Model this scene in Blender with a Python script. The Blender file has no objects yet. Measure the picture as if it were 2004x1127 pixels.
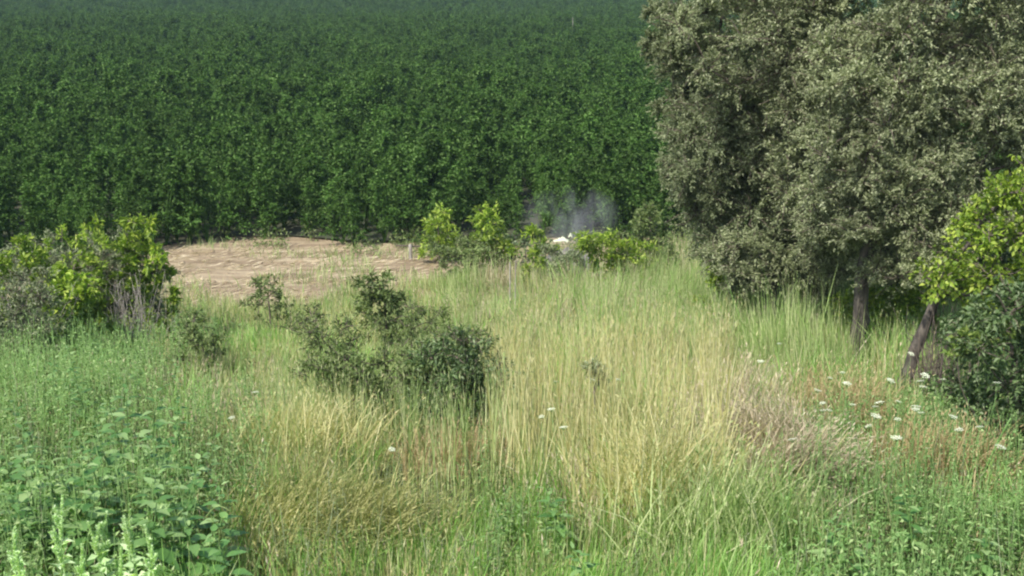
import bpy, math, random
import numpy as np
from mathutils import Vector, Matrix

random.seed(7)
RNG = np.random.default_rng(11)
scene = bpy.context.scene
COL = scene.collection

# ------------------------------------------------------------------ camera
F = 2500.0                      # focal length in photo pixels (2004 wide)
CAMZ = 5.2
PITCH = math.radians(13.78)
cam_data = bpy.data.cameras.new("camera")
cam_data.lens = 36.0 * F / 2004.0
cam_data.sensor_width = 36.0
cam_data.clip_start = 0.05
cam_data.clip_end = 3000
cam = bpy.data.objects.new("camera", cam_data)
cam.location = (0, 0, CAMZ)
cam.rotation_euler = (math.radians(90) - PITCH, 0, 0)
COL.objects.link(cam)
scene.camera = cam

# ------------------------------------------------------------------ light
SUN_EL, SUN_AZ = math.radians(50), math.radians(218)     # azimuth clockwise from +Y
world = bpy.data.worlds.new("World")
scene.world = world
world.use_nodes = True
wn = world.node_tree.nodes
wl = world.node_tree.links
sky = wn.new("ShaderNodeTexSky")
sky.sky_type = 'NISHITA'
sky.sun_disc = False
sky.sun_elevation = SUN_EL
sky.sun_rotation = SUN_AZ
sky.dust_density = 2.0
wl.new(sky.outputs[0], wn["Background"].inputs[0])
wn["Background"].inputs[1].default_value = 0.15
sd = bpy.data.lights.new("sun", 'SUN')
sd.energy = 4.0
sd.angle = math.radians(0.9)
sd.color = (1.0, 0.955, 0.88)
sun = bpy.data.objects.new("sun", sd)
sdir = Vector((math.sin(SUN_AZ) * math.cos(SUN_EL), math.cos(SUN_AZ) * math.cos(SUN_EL), math.sin(SUN_EL)))
sun.rotation_euler = (-sdir).to_track_quat('-Z', 'Y').to_euler()
sun.location = (0, 0, 40)
COL.objects.link(sun)

vs = scene.view_settings
vs.view_transform = 'Standard'
vs.look = 'None'
vs.exposure = 0.56
vs.gamma = 1.0
vs.use_curve_mapping = False
scene.render.engine = 'CYCLES'
cy = scene.cycles
cy.max_bounces = 5
cy.diffuse_bounces = 3
cy.glossy_bounces = 1
cy.transmission_bounces = 3
cy.volume_bounces = 0
cy.transparent_max_bounces = 4
cy.filter_width = 2.2
cy.use_denoising = True
cy.volume_step_rate = 2.0
cy.caustics_reflective = False
cy.caustics_refractive = False

# ------------------------------------------------------------------ maths helpers
CP, SP = math.cos(PITCH), math.sin(PITCH)

_perm = np.random.default_rng(3).random((256, 256))
def noise2(x, y, s=1.0, off=0.0):
    x = np.asarray(x, float) / s + off + 57.3
    y = np.asarray(y, float) / s + off * 1.7 + 31.1
    xi, yi = np.floor(x).astype(int), np.floor(y).astype(int)
    fx, fy = x - xi, y - yi
    fx, fy = fx * fx * (3 - 2 * fx), fy * fy * (3 - 2 * fy)
    g = lambda a, b: _perm[a % 256, b % 256]
    return (g(xi, yi) * (1 - fx) * (1 - fy) + g(xi + 1, yi) * fx * (1 - fy)
            + g(xi, yi + 1) * (1 - fx) * fy + g(xi + 1, yi + 1) * fx * fy)

GY = np.array([-6, 0, 2, 3.2, 4, 5, 7, 10, 14, 18, 20.2, 3000.0])
GZ = np.array([3.7, 3.6, 3.3, 2.85, 2.6, 2.35, 2.05, 1.45, 0.7, 0.15, 0.0, 0.0])
def ground_z(x, y):
    x, y = np.asarray(x, float), np.asarray(y, float)
    base = (np.interp(y, GY, GZ) + np.interp(y - .8, GY, GZ) + np.interp(y + .8, GY, GZ)) / 3
    amp = np.clip((24 - y) / 20, 0.12, 1) * np.clip((y + 2) / 4, 0, 1) * np.clip((70 - y) / 30, 0, 1)
    return base + amp * ((noise2(x, y, 2.7) - .5) * .28 + (noise2(x, y, .9, 5) - .5) * .08)

def project(x, y, z):
    dz = z - CAMZ
    dep = y * CP - dz * SP
    up = y * SP + dz * CP
    return 1002 + F * x / dep, 563.5 - F * up / dep

def ray(px, py):
    a, b = (px - 1002) / F, (563.5 - py) / F
    return np.array([a, CP + b * SP, -SP + b * CP])

def at_depth(px, py, Y):
    r = ray(px, py)
    t = Y / r[1]
    return np.array([r[0] * t, Y, CAMZ + r[2] * t])

def at(px, py, h=0.0):
    """point at height h above the ground seen at this spot of the photograph"""
    r = ray(px, py)
    lo, hi = 2.0, 400.0
    ts = np.linspace(2, 60, 3000)
    P = np.outer(ts, r)
    d = CAMZ + P[:, 2] - (ground_z(P[:, 0], P[:, 1]) + h)
    k = np.argmax(d < 0)
    t = ts[k]
    return np.array([r[0] * t, r[1] * t, CAMZ + r[2] * t])

def norm(v):
    return v / np.maximum(np.linalg.norm(v, axis=-1, keepdims=True), 1e-9)

def mesh_np(name, V, T, rnd=None, mat=None, smooth=False):
    m = bpy.data.meshes.new(name)
    V = np.ascontiguousarray(V, np.float32)
    T = np.ascontiguousarray(T, np.int32)
    m.vertices.add(len(V)); m.vertices.foreach_set("co", V.ravel())
    m.loops.add(T.size); m.loops.foreach_set("vertex_index", T.ravel())
    m.polygons.add(len(T)); m.polygons.foreach_set("loop_start", np.arange(0, T.size, 3, dtype=np.int32))
    if smooth:
        m.polygons.foreach_set("use_smooth", np.ones(len(T), bool))
    m.update(calc_edges=True)
    if rnd is not None:
        a = m.attributes.new("rnd", 'FLOAT', 'POINT')
        a.data.foreach_set("value", np.ascontiguousarray(rnd, np.float32))
    if mat: m.materials.append(mat)
    return m

def join(parts):
    Vs, Ts, Rs, o = [], [], [], 0
    for V, T, R in parts:
        Vs.append(V); Ts.append(T + o); Rs.append(R); o += len(V)
    return np.concatenate(Vs), np.concatenate(Ts), np.concatenate(Rs)

def link(name, mesh, parent=None, loc=None):
    o = bpy.data.objects.new(name, mesh)
    COL.objects.link(o)
    if parent is not None: o.parent = parent
    if loc is not None: o.location = loc
    return o

def tag(o, label=None, cat=None, group=None, kind=None):
    if label: o["label"] = label
    if cat: o["category"] = cat
    if group: o["group"] = group
    if kind: o["kind"] = kind
    return o

def thing(name, loc, label, cat, group=None):
    e = bpy.data.objects.new(name, None)
    e.empty_display_size = .1
    COL.objects.link(e)
    e.location = loc
    return tag(e, label, cat, group)

# shape generators ---------------------------------------------------
def leaves(P, D, L, W, rng, fold=.25, up=.8, droop=.0):
    """four-cornered folded leaves: base, side, tip, side"""
    n = len(P)
    L = np.broadcast_to(L, n)[:, None]; W = np.broadcast_to(W, n)[:, None]
    D = norm(D)
    ref = np.tile([0, 0, 1.0], (n, 1)) * up + rng.normal(0, .5, (n, 3))
    S = norm(np.cross(D, ref))
    N = norm(np.cross(S, D))
    mid = P + D * L * .45 + N * W * fold
    tip = P + D * L - N * L * droop
    V = np.stack([P, mid + S * W * .5, tip, mid - S * W * .5], 1).reshape(-1, 3)
    i = np.arange(n)[:, None] * 4
    T = np.concatenate([i + [0, 1, 2], i + [0, 2, 3]], 0)
    R = np.repeat(rng.random(n), 4)
    return V, T, R

def leaves_fine(P, D, L, W, rng, fold=0, droop=0):
    n = len(P)
    D = norm(D)
    S = norm(np.cross(D, np.array([0, 0, .8]) + rng.normal(0, .6, (n, 3))))
    V = np.stack([P + S * (W * .55)[:, None], P + D * L[:, None], P - S * (W * .55)[:, None]], 1).reshape(-1, 3)
    return V, np.arange(3 * n).reshape(n, 3), np.repeat(rng.random(n), 3)

def blades_far(P, H, W, lean, rng, curve=.5):
    n = len(P)
    ang = rng.uniform(-1.1, 1.1, n)
    S = np.stack([np.cos(ang), np.sin(ang), np.zeros(n)], 1)
    rows = []
    for t in (0, .55, 1.0):
        c = P.copy()
        c[:, :2] += lean * t ** (1 + curve * 1.6)
        c[:, 2] += H * t - np.linalg.norm(lean, axis=1) ** 2 / np.maximum(H, .05) * .35 * t * t
        rows.append(c)
    w = (W * .5)[:, None]
    V = np.stack([rows[0] - S * w * .8, rows[0] + S * w * .8, rows[1] - S * w, rows[1] + S * w, rows[2]], 1).reshape(-1, 3)
    i = np.arange(n)[:, None] * 5
    T = np.concatenate([i + f for f in ([0, 1, 3], [0, 3, 2], [2, 3, 4])], 0)
    return V, T, np.repeat(rng.random(n), 5), rows[2], norm(rows[2] - rows[1])

def blades(P, H, W, lean, rng, curve=.5, flat=None):
    """curved tapering strips; lean = horizontal offset of the tip (n,2)"""
    n = len(P)
    H = np.broadcast_to(H, n); W = np.broadcast_to(W, n)
    ang = rng.uniform(-1.1, 1.1, n)
    S = np.stack([np.cos(ang), np.sin(ang), np.zeros(n)], 1)
    rows = []
    ts = [0, .36, .7, 1.0]
    for t in ts:
        c = P.copy()
        c[:, :2] += lean * (t ** (1 + curve * 1.6))[..., None] if np.ndim(t) else lean * t ** (1 + curve * 1.6)
        drop = np.linalg.norm(lean, axis=1) ** 2 / np.maximum(H, .05) * .35
        c[:, 2] += H * t - drop * t * t
        rows.append(c)
    w = [.8, 1.0, .72]
    V = []
    for k in range(3):
        V += [rows[k] - S * (W * w[k] * .5)[:, None], rows[k] + S * (W * w[k] * .5)[:, None]]
    V.append(rows[3])
    V = np.stack(V, 1).reshape(-1, 3)
    i = np.arange(n)[:, None] * 7
    T = np.concatenate([i + f for f in ([0, 1, 3], [0, 3, 2], [2, 3, 5], [2, 5, 4], [4, 5, 6])], 0)
    r = rng.random(n)
    return V, T, np.repeat(r, 7), rows[3], norm(rows[3] - rows[2])

def tubes(C, Rad, sides=4):
    """C (n, k, 3) centre lines, Rad (n, k) radii"""
    n, k, _ = C.shape
    d = norm(np.gradient(C, axis=1))
    ref = np.where(np.abs(d[..., 2:3]) > .9, [[[1.0, 0, 0]]], [[[0, 0, 1.0]]])
    A = norm(np.cross(d, ref)); B = np.cross(d, A)
    th = np.arange(sides) * 2 * math.pi / sides
    V = (C[:, :, None, :] + Rad[:, :, None, None] * (A[:, :, None, :] * np.cos(th)[None, None, :, None]
         + B[:, :, None, :] * np.sin(th)[None, None, :, None]))
    V = V.reshape(-1, 3)
    idx = np.arange(n * k * sides).reshape(n, k, sides)
    a = idx[:, :-1, :]; b = np.roll(a, -1, 2); c = idx[:, 1:, :]; dd = np.roll(c, -1, 2)
    T = np.concatenate([np.stack([a, b, dd], -1).reshape(-1, 3), np.stack([a, dd, c], -1).reshape(-1, 3)])
    caps = []
    for j in range(1, sides - 1):
        caps.append(np.stack([idx[:, -1, 0], idx[:, -1, j], idx[:, -1, j + 1]], -1))
    T = np.concatenate([T] + caps)
    return V, T, np.full(len(V), .5)

def clump_foliage(clumps, rng, twigs, per, L, W, flatten=.85, fold=.25, droop=.1, upb=.15, spread=1.0, outl=.6, fine=False):
    """clumps (n,4): twigs radiate from every clump centre and carry leaves"""
    cl = np.asarray(clumps, float)
    tw_c, lp, ld = [], [], []
    for (x, y, z, r) in cl:
        n = max(4, int(twigs * rng.uniform(.75, 1.3)))
        d = rng.normal(0, 1, (n, 3)); d[:, 2] += upb * 2; d = norm(d) * [1, 1, flatten]
        ln = r * rng.uniform(.65, 1.25, n)[:, None]
        s = np.array([x, y, z]) + d * ln * .12
        e = np.array([x, y, z]) + d * ln
        m = (s + e) / 2 + rng.normal(0, r * .1, (n, 3)) + [0, 0, r * .08]
        tw_c.append(np.stack([s, m, e], 1))
        t = rng.random((n, per)) ** outl
        t = t[..., None]
        pp = (1 - t) ** 2 * s[:, None] + 2 * t * (1 - t) * m[:, None] + t ** 2 * e[:, None]
        pp = pp + rng.normal(0, r * .05 * spread, pp.shape)
        dd = norm(d)[:, None, :] * .6 + rng.normal(0, .6, pp.shape) + [0, 0, -.12]
        lp.append(pp.reshape(-1, 3)); ld.append(dd.reshape(-1, 3))
    lp = np.concatenate(lp); ld = np.concatenate(ld)
    n = len(lp)
    LL = L * rng.uniform(.6, 1.3, n); WW = W * rng.uniform(.7, 1.3, n)
    return np.concatenate(tw_c), (leaves_fine if fine else leaves)(lp, ld, LL, WW, rng, fold, droop=droop)

# ------------------------------------------------------------------ materials
MATS = {}
def nodes_of(name):
    m = bpy.data.materials.new(name)
    m.use_nodes = True
    MATS[name] = m
    return m, m.node_tree.nodes, m.node_tree.links

def leaf_mat(name, cols, rough=.55, transl=.3, patch=None, patch_scale=.5, spec=.35, var=.35, warm=None):
    """colour by a random value of each leaf, shifted a little from patch to patch"""
    m, N, Lk = nodes_of(name)
    N.clear()
    out = N.new("ShaderNodeOutputMaterial")
    at_ = N.new("ShaderNodeAttribute"); at_.attribute_name = "rnd"
    ramp = N.new("ShaderNodeValToRGB")
    el = ramp.color_ramp.elements
    while len(el) > 1: el.remove(el[-1])
    for i, c in enumerate(cols):
        e = el[0] if i == 0 else el.new(i / (len(cols) - 1))
        e.position = i / (len(cols) - 1); e.color = (*c, 1)
    Lk.new(at_.outputs["Fac"], ramp.inputs[0])
    geo = N.new("ShaderNodeNewGeometry")
    nz = N.new("ShaderNodeTexNoise"); nz.inputs["Scale"].default_value = patch_scale; nz.inputs["Detail"].default_value = 3
    Lk.new(geo.outputs["Position"], nz.inputs["Vector"])
    mr = N.new("ShaderNodeMapRange")
    mr.inputs["From Min"].default_value = .3; mr.inputs["From Max"].default_value = .7
    mr.inputs["To Min"].default_value = 1 - var; mr.inputs["To Max"].default_value = 1 + var
    Lk.new(nz.outputs["Fac"], mr.inputs["Value"])
    hs = N.new("ShaderNodeHueSaturation")
    Lk.new(ramp.outputs[0], hs.inputs["Color"]); Lk.new(mr.outputs[0], hs.inputs["Value"])
    src = hs.outputs[0]
    if patch:
        mx = N.new("ShaderNodeMix"); mx.data_type = 'RGBA'
        n2 = N.new("ShaderNodeTexNoise"); n2.inputs["Scale"].default_value = patch_scale * .6
        n2.noise_dimensions = '4D'; n2.inputs["W"].default_value = 4.2
        Lk.new(geo.outputs["Position"], n2.inputs["Vector"])
        m2 = N.new("ShaderNodeMapRange"); m2.inputs["From Min"].default_value = .45; m2.inputs["From Max"].default_value = .65
        Lk.new(n2.outputs["Fac"], m2.inputs["Value"])
        Lk.new(m2.outputs[0], mx.inputs[0]); Lk.new(src, mx.inputs[6]); mx.inputs[7].default_value = (*patch, 1)
        src = mx.outputs[2]
    p = N.new("ShaderNodeBsdfPrincipled")
    p.inputs["Roughness"].default_value = rough
    p.inputs["Specular IOR Level"].default_value = spec
    Lk.new(src, p.inputs["Base Color"])
    tr = N.new("ShaderNodeBsdfTranslucent")
    gm = N.new("ShaderNodeMix"); gm.data_type = 'RGBA'; gm.blend_type = 'MULTIPLY'; gm.inputs[0].default_value = 1
    gm.inputs[7].default_value = (1.15, 1.35, .5, 1)
    Lk.new(src, gm.inputs[6]); Lk.new(gm.outputs[2], tr.inputs[0])
    mix = N.new("ShaderNodeMixShader"); mix.inputs[0].default_value = transl
    Lk.new(p.outputs[0], mix.inputs[1]); Lk.new(tr.outputs[0], mix.inputs[2])
    Lk.new(mix.outputs[0], out.inputs[0])
    return m

def bark_mat(name, a, b, scale=14, bump=.5):
    m, N, Lk = nodes_of(name)
    p = N["Principled BSDF"]; p.inputs["Roughness"].default_value = .9
    tc = N.new("ShaderNodeTexCoord")
    mp = N.new("ShaderNodeMapping"); mp.inputs["Scale"].default_value = (1, 1, .25)
    Lk.new(tc.outputs["Object"], mp.inputs[0])
    nz = N.new("ShaderNodeTexNoise"); nz.inputs["Scale"].default_value = scale; nz.inputs["Detail"].default_value = 6
    Lk.new(mp.outputs[0], nz.inputs["Vector"])
    r = N.new("ShaderNodeValToRGB"); r.color_ramp.elements[0].color = (*a, 1); r.color_ramp.elements[1].color = (*b, 1)
    r.color_ramp.elements[0].position = .35; r.color_ramp.elements[1].position = .65
    Lk.new(nz.outputs["Fac"], r.inputs[0]); Lk.new(r.outputs[0], p.inputs["Base Color"])
    bp = N.new("ShaderNodeBump"); bp.inputs["Strength"].default_value = bump; bp.inputs["Distance"].default_value = .02
    Lk.new(nz.outputs["Fac"], bp.inputs["Height"]); Lk.new(bp.outputs[0], p.inputs["Normal"])
    return m

M_crop = leaf_mat("crop_leaf", [(.026, .062, .009), (.049, .110, .018), (.079, .156, .033), (.13, .21, .062)], .75, .24, patch_scale=.9, var=.38, spec=.15)
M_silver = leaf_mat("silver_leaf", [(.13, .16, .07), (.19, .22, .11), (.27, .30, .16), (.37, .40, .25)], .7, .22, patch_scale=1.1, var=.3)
M_silvershade = leaf_mat("shaded_silver_leaf", [(.09, .12, .05), (.14, .17, .08), (.20, .235, .12), (.30, .33, .20)], .7, .2, patch_scale=1.1, var=.3)  # darker copy of the silver leaf, crown shade put into the colour
M_lime = leaf_mat("lime_leaf", [(.12, .20, .025), (.22, .32, .04), (.42, .50, .09)], .45, .4, patch_scale=2.5, var=.3)
M_fresh = leaf_mat("fresh_leaf", [(.10, .16, .03), (.18, .26, .055), (.33, .40, .12)], .5, .35, patch_scale=2.0, var=.25)
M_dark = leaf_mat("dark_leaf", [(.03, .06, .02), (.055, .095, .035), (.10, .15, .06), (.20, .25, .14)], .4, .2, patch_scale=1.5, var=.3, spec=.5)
M_dark2 = leaf_mat("bush_leaf", [(.045, .085, .025), (.08, .135, .045), (.13, .20, .07), (.24, .30, .16)], .5, .25, patch_scale=1.5, var=.3)
M_olive = leaf_mat("olive_leaf", [(.08, .12, .035), (.14, .19, .06), (.22, .28, .10)], .6, .25, patch_scale=1.6, var=.25)
M_weed = leaf_mat("weed_leaf", [(.08, .165, .035), (.15, .28, .075), (.24, .38, .125), (.38, .49, .21)], .5, .3, patch_scale=1.3, var=.22)
M_nettle = leaf_mat("nettle_leaf", [(.075, .18, .045), (.16, .31, .09), (.33, .47, .19)], .5, .35, patch_scale=1.5, var=.2)
M_spike = leaf_mat("spike_leaf", [(.42, .58, .28), (.56, .70, .40), (.70, .80, .54)], .6, .35, patch_scale=1.3, var=.2)
M_greyherb = leaf_mat("grey_herb", [(.12, .16, .08), (.21, .25, .13), (.31, .34, .20)], .7, .2, patch_scale=1.6, var=.25)
M_straw = leaf_mat("straw_blade", [(.34, .31, .11), (.50, .46, .20), (.67, .61, .35), (.36, .42, .16)], .6, .3, patch_scale=1.2, var=.2)
M_yel = leaf_mat("yellow_green_blade", [(.14, .22, .055), (.24, .34, .11), (.38, .46, .19), (.57, .57, .34)], .6, .3, patch_scale=1.0, var=.22)
M_green = leaf_mat("green_blade", [(.11, .25, .035), (.19, .38, .07), (.30, .50, .13), (.45, .58, .22)], .5, .35, patch_scale=1.2, var=.25)
M_pale = leaf_mat("pale_blade", [(.34, .27, .18), (.50, .42, .29), (.66, .58, .43)], .7, .2, patch_scale=1.5, var=.2)
M_red = leaf_mat("russet_blade", [(.32, .22, .11), (.44, .34, .18), (.54, .45, .25)], .7, .25, patch_scale=1.5, var=.2)
M_brown = leaf_mat("brown_blade", [(.23, .24, .08), (.36, .36, .14), (.50, .47, .23)], .7, .25, patch_scale=1.5, var=.2)
M_twig = bark_mat("twig_bark", (.06, .045, .035), (.16, .13, .10), 30)
M_bark = bark_mat("tree_bark", (.028, .024, .02), (.11, .094, .074), 22, 1.0)
M_greywood = bark_mat("weathered_wood", (.20, .18, .15), (.38, .35, .31), 25)
M_stem = leaf_mat("green_stem", [(.10, .20, .05), (.14, .26, .07)], .6, .0, var=.1)
M_white = leaf_mat("white_floret", [(.60, .64, .46), (.76, .79, .62)], .7, .2, var=.05)

def ground_mat():
    m, N, Lk = nodes_of("meadow_soil")
    p = N["Principled BSDF"]; p.inputs["Roughness"].default_value = .95
    geo = N.new("ShaderNodeNewGeometry")
    n1 = N.new("ShaderNodeTexNoise"); n1.inputs["Scale"].default_value = 1.3; n1.inputs["Detail"].default_value = 8
    n1.inputs["Roughness"].default_value = .7
    Lk.new(geo.outputs["Position"], n1.inputs["Vector"])
    r = N.new("ShaderNodeValToRGB")
    e = r.color_ramp.elements
    e[0].position = .3; e[0].color = (.045, .055, .02, 1); e[1].position = .72; e[1].color = (.20, .16, .085, 1)
    x = e.new(.5); x.color = (.10, .10, .04, 1)
    Lk.new(n1.outputs["Fac"], r.inputs[0]); Lk.new(r.outputs[0], p.inputs["Base Color"])
    bp = N.new("ShaderNodeBump"); bp.inputs["Distance"].default_value = .05
    Lk.new(n1.outputs["Fac"], bp.inputs["Height"]); Lk.new(bp.outputs[0], p.inputs["Normal"])
    return m

def dirt_mat():
    m, N, Lk = nodes_of("dry_dirt")
    p = N["Principled BSDF"]; p.inputs["Roughness"].default_value = .95
    geo = N.new("ShaderNodeNewGeometry")
    mp = N.new("ShaderNodeMapping"); mp.inputs["Scale"].default_value = (.35, 1.6, 1); mp.inputs["Rotation"].default_value = (0, 0, .12)
    Lk.new(geo.outputs["Position"], mp.inputs[0])
    n1 = N.new("ShaderNodeTexNoise"); n1.inputs["Scale"].default_value = 1.5; n1.inputs["Detail"].default_value = 8; n1.inputs["Roughness"].default_value = .72
    Lk.new(mp.outputs[0], n1.inputs["Vector"])
    r = N.new("ShaderNodeValToRGB"); e = r.color_ramp.elements
    e[0].position = .28; e[0].color = (.11, .078, .045, 1); e[1].position = .75; e[1].color = (.50, .41, .27, 1)
    x = e.new(.45); x.color = (.24, .18, .11, 1)
    x = e.new(.6); x.color = (.37, .30, .19, 1)
    Lk.new(n1.outputs["Fac"], r.inputs[0])
    Lk.new(r.outputs[0], p.inputs["Base Color"])
    n2 = N.new("ShaderNodeTexNoise"); n2.inputs["Scale"].default_value = 9; n2.inputs["Detail"].default_value = 6
    Lk.new(geo.outputs["Position"], n2.inputs["Vector"])
    bp = N.new("ShaderNodeBump"); bp.inputs["Distance"].default_value = .06; bp.inputs["Strength"].default_value = .7
    Lk.new(n2.outputs["Fac"], bp.inputs["Height"]); Lk.new(bp.outputs[0], p.inputs["Normal"])
    return m

def field_mat():
    m, N, Lk = nodes_of("field_soil")
    p = N["Principled BSDF"]; p.inputs["Roughness"].default_value = .95
    geo = N.new("ShaderNodeNewGeometry")
    n1 = N.new("ShaderNodeTexNoise"); n1.inputs["Scale"].default_value = 2; n1.inputs["Detail"].default_value = 6
    Lk.new(geo.outputs["Position"], n1.inputs["Vector"])
    r = N.new("ShaderNodeValToRGB")
    r.color_ramp.elements[0].color = (.03, .05, .02, 1); r.color_ramp.elements[1].color = (.08, .07, .04, 1)
    Lk.new(n1.outputs["Fac"], r.inputs[0]); Lk.new(r.outputs[0], p.inputs["Base Color"])
    return m

# ------------------------------------------------------------------ ground
def grid_mesh(name, xs, ys, zf, mat):
    X, Y = np.meshgrid(xs, ys)
    V = np.stack([X.ravel(), Y.ravel(), zf(X.ravel(), Y.ravel())], 1)
    nx, ny = len(xs), len(ys)
    i = np.arange(nx * ny).reshape(ny, nx)
    a, b, c, d = i[:-1, :-1].ravel(), i[:-1, 1:].ravel(), i[1:, 1:].ravel(), i[1:, :-1].ravel()
    T = np.concatenate([np.stack([a, b, c], 1), np.stack([a, c, d], 1)])
    return mesh_np(name, V, T, None, mat, True)

xs = np.concatenate([[-900, -300, -100, -50, -30], np.arange(-20, 20.1, .35), [30, 50, 100, 300, 900]])
ys = np.concatenate([np.arange(-5, 27, .3), [30, 40, 60, 90, 150, 300, 600, 1500]])
tag(link("ground", grid_mesh("ground", xs, ys, ground_z, ground_mat())),
    "weedy sloping meadow soil under the tall grass", "ground", kind="structure")

# the edge of the crop runs slightly away to the right
def edge_y(x):
    x = np.asarray(x, float)
    return 24.3 - .10 * np.minimum(x + 5, 0) * -1 * .8 + (noise2(x, x * 0, 2.2, 9) - .5) * 1.1 + np.clip(-5.9 - x, 0, 6) * -.95 + (noise2(x, x * 0 + 5, .9, 3) - .5) * .5

# bare strip between meadow and crop
def strip():
    xs = np.arange(-30, 30.1, .3); n = 26
    V = []
    for x in xs:
        y0 = 16.6 + (noise2(x, 0, 1.3) - .5) * 1.2
        y1 = float(edge_y(x)) + 1.2 + (noise2(x, 3, .8) - .5) * .8
        for j in range(n):
            y = y0 + (y1 - y0) * j / (n - 1)
            bump = .05 * math.sin(y * 5.5 + x * .25) * float(noise2(x, y, 1.7))
            V.append((x, y, float(ground_z(x, y)) + .012 + max(bump, 0) * (0 < j < n - 1)))
    i = np.arange(len(xs) * n).reshape(len(xs), n)
    a, b, c, d = i[:-1, :-1].ravel(), i[1:, :-1].ravel(), i[1:, 1:].ravel(), i[:-1, 1:].ravel()
    T = np.concatenate([np.stack([a, b, c], 1), np.stack([a, c, d], 1)])
    return mesh_np("dirt_track", np.array(V), T, None, dirt_mat(), True)
tag(link("dirt_track", strip()), "bare dry tan dirt strip along the edge of the green crop", "dirt track", kind="structure")

xs = np.concatenate([[-800, -300, -100, -50], np.arange(-30, 31, 1.5), [50, 100, 300, 800]])
V = []
for x in xs:
    y0 = float(edge_y(x)) + .9
    for y in (y0, y0 + 10, 60, 150, 400, 1400): V.append((x, y, .02 + .004 * (y > 30)))
i = np.arange(len(xs) * 6).reshape(len(xs), 6)
a, b, c, d = i[:-1, :-1].ravel(), i[1:, :-1].ravel(), i[1:, 1:].ravel(), i[:-1, 1:].ravel()
V = np.array(V); V[:, 2] += np.maximum(0, ground_z(V[:, 0], V[:, 1])) + .03
tag(link("field", mesh_np("field", V, np.concatenate([np.stack([a, b, c], 1), np.stack([a, c, d], 1)]), None, field_mat(), True)),
    "flat dark soil of the crop field reaching into the distance", "field", kind="structure")

# ------------------------------------------------------------------ crop
def crop_mesh(seed):
    r = np.random.default_rng(seed)
    cl = []
    n = 10
    lx, ly = r.normal(0, .05, 2)
    for k in range(n):
        q = k / (n - 1)
        a = r.uniform(0, 2 * math.pi)
        z = .22 + 1.12 * q ** .9
        rad = (.30 - .22 * q) * math.sqrt(r.random())
        cl.append((rad * math.cos(a) + lx * q, rad * math.sin(a) + ly * q, z, r.uniform(.17, .23) * (1.1 - .45 * q)))
    tw, lf = clump_foliage(cl, r, 13, 9, .068, .034, flatten=.9, fold=.15, droop=.2, upb=.35)
    c0 = np.zeros((n, 3, 3)); e = np.array(cl)[:, :3]
    c0[:, 2] = e; c0[:, 1] = e * [.45, .45, .55]
    st = tubes(c0, np.tile([.012, .009, .005], (n, 1)), 3)
    V, T, R = join([lf, st])
    return mesh_np("crop_plant", V, T, R, M_crop)
CROP = [crop_mesh(40 + k) for k in range(6)]

def crop_spots(y_hi, sp):
    out = []
    nx = int(y_hi * .98 / sp) + 30
    X, Y = np.meshgrid(np.arange(-nx // 2, nx // 2 + 1) * sp, np.arange(17, y_hi, sp))
    X = X.ravel() + RNG.uniform(-.45, .45, X.size) * sp
    Y = Y.ravel() + RNG.uniform(-.45, .45, Y.size) * sp
    ok = (np.abs(X) < .44 * Y + 3.5) & (Y > edge_y(X) + .35)
    return X[ok], Y[ok]
cx, cyy = crop_spots(46, .62)
ok = cyy < 45.5
cx, cyy = cx[ok], cyy[ok]
inframe = np.abs(cx) < .405 * cyy + .4
behind_tree = (1002 + F * cx / cyy) > 1420
score = (cyy - edge_y(cx)) + 100 * (~inframe) + 60 * behind_tree
order = np.argsort(score)
near, rest = order[:300], order[300:]
def crop_scale(x, y):
    return .60 + .74 * np.clip(noise2(x, y, 1.3, 2) * 1.3 - .12, 0, 1) ** .8 + .25 * (noise2(x, y, 4, 7) - .5)
crop_objs = []
for i, k in enumerate(near):
    x, y = float(cx[k]), float(cyy[k])
    o = link("crop_plant", CROP[i % 6])
    s = float(crop_scale(x, y)) * random.uniform(.88, 1.12)
    o.location = (x, y, float(ground_z(x, y)))
    o.rotation_euler = (random.uniform(-.1, .1), random.uniform(-.1, .1), random.uniform(0, 6.28))
    o.scale = (s * 1.02, s * 1.02, s)
    tag(o, "dark green bushy crop plant in the front rows of the dense field", "crop plant", "crop plants in the front rows")
    crop_objs.append(o)

fx, fy = crop_spots(150, .72)
k2 = fy >= 45.5
gx, gy = crop_spots(330, 1.0)
k3 = gy >= 150
PX = np.concatenate([cx[rest], fx[k2], gx[k3]])
PY = np.concatenate([cyy[rest], fy[k2], gy[k3]])
base_s = np.concatenate([np.ones(len(rest)), np.ones(k2.sum()), np.full(k3.sum(), 1.35)])
SC = crop_scale(PX, PY) * RNG.uniform(.88, 1.14, len(PX)) * base_s
keep = noise2(PX, PY, 1.3, 11) < .86
PX, PY, SC = PX[keep], PY[keep], SC[keep]
PZ = ground_z(PX, PY) + (PY > 60) * (noise2(PX, PY, 25, 4) - .5) * .5
pm = bpy.data.meshes.new("crop_rows")
pm.vertices.add(len(PX)); pm.vertices.foreach_set("co", np.stack([PX, PY, PZ], 1).astype(np.float32).ravel())
a = pm.attributes.new("size", 'FLOAT', 'POINT'); a.data.foreach_set("value", SC.astype(np.float32))
a = pm.attributes.new("turn", 'FLOAT', 'POINT'); a.data.foreach_set("value", RNG.uniform(0, 6.28, len(PX)).astype(np.float32))
a = pm.attributes.new("which", 'INT', 'POINT'); a.data.foreach_set("value", RNG.integers(0, 6, len(PX)).astype(np.int32))
crop_field = link("crop_field", pm)
tag(crop_field, "vast dense green leafy crop stretching back behind its front rows", "crop", kind="stuff")
ng = bpy.data.node_groups.new("crop_scatter", 'GeometryNodeTree')
ng.interface.new_socket("Geometry", in_out='INPUT', socket_type='NodeSocketGeometry')
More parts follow.
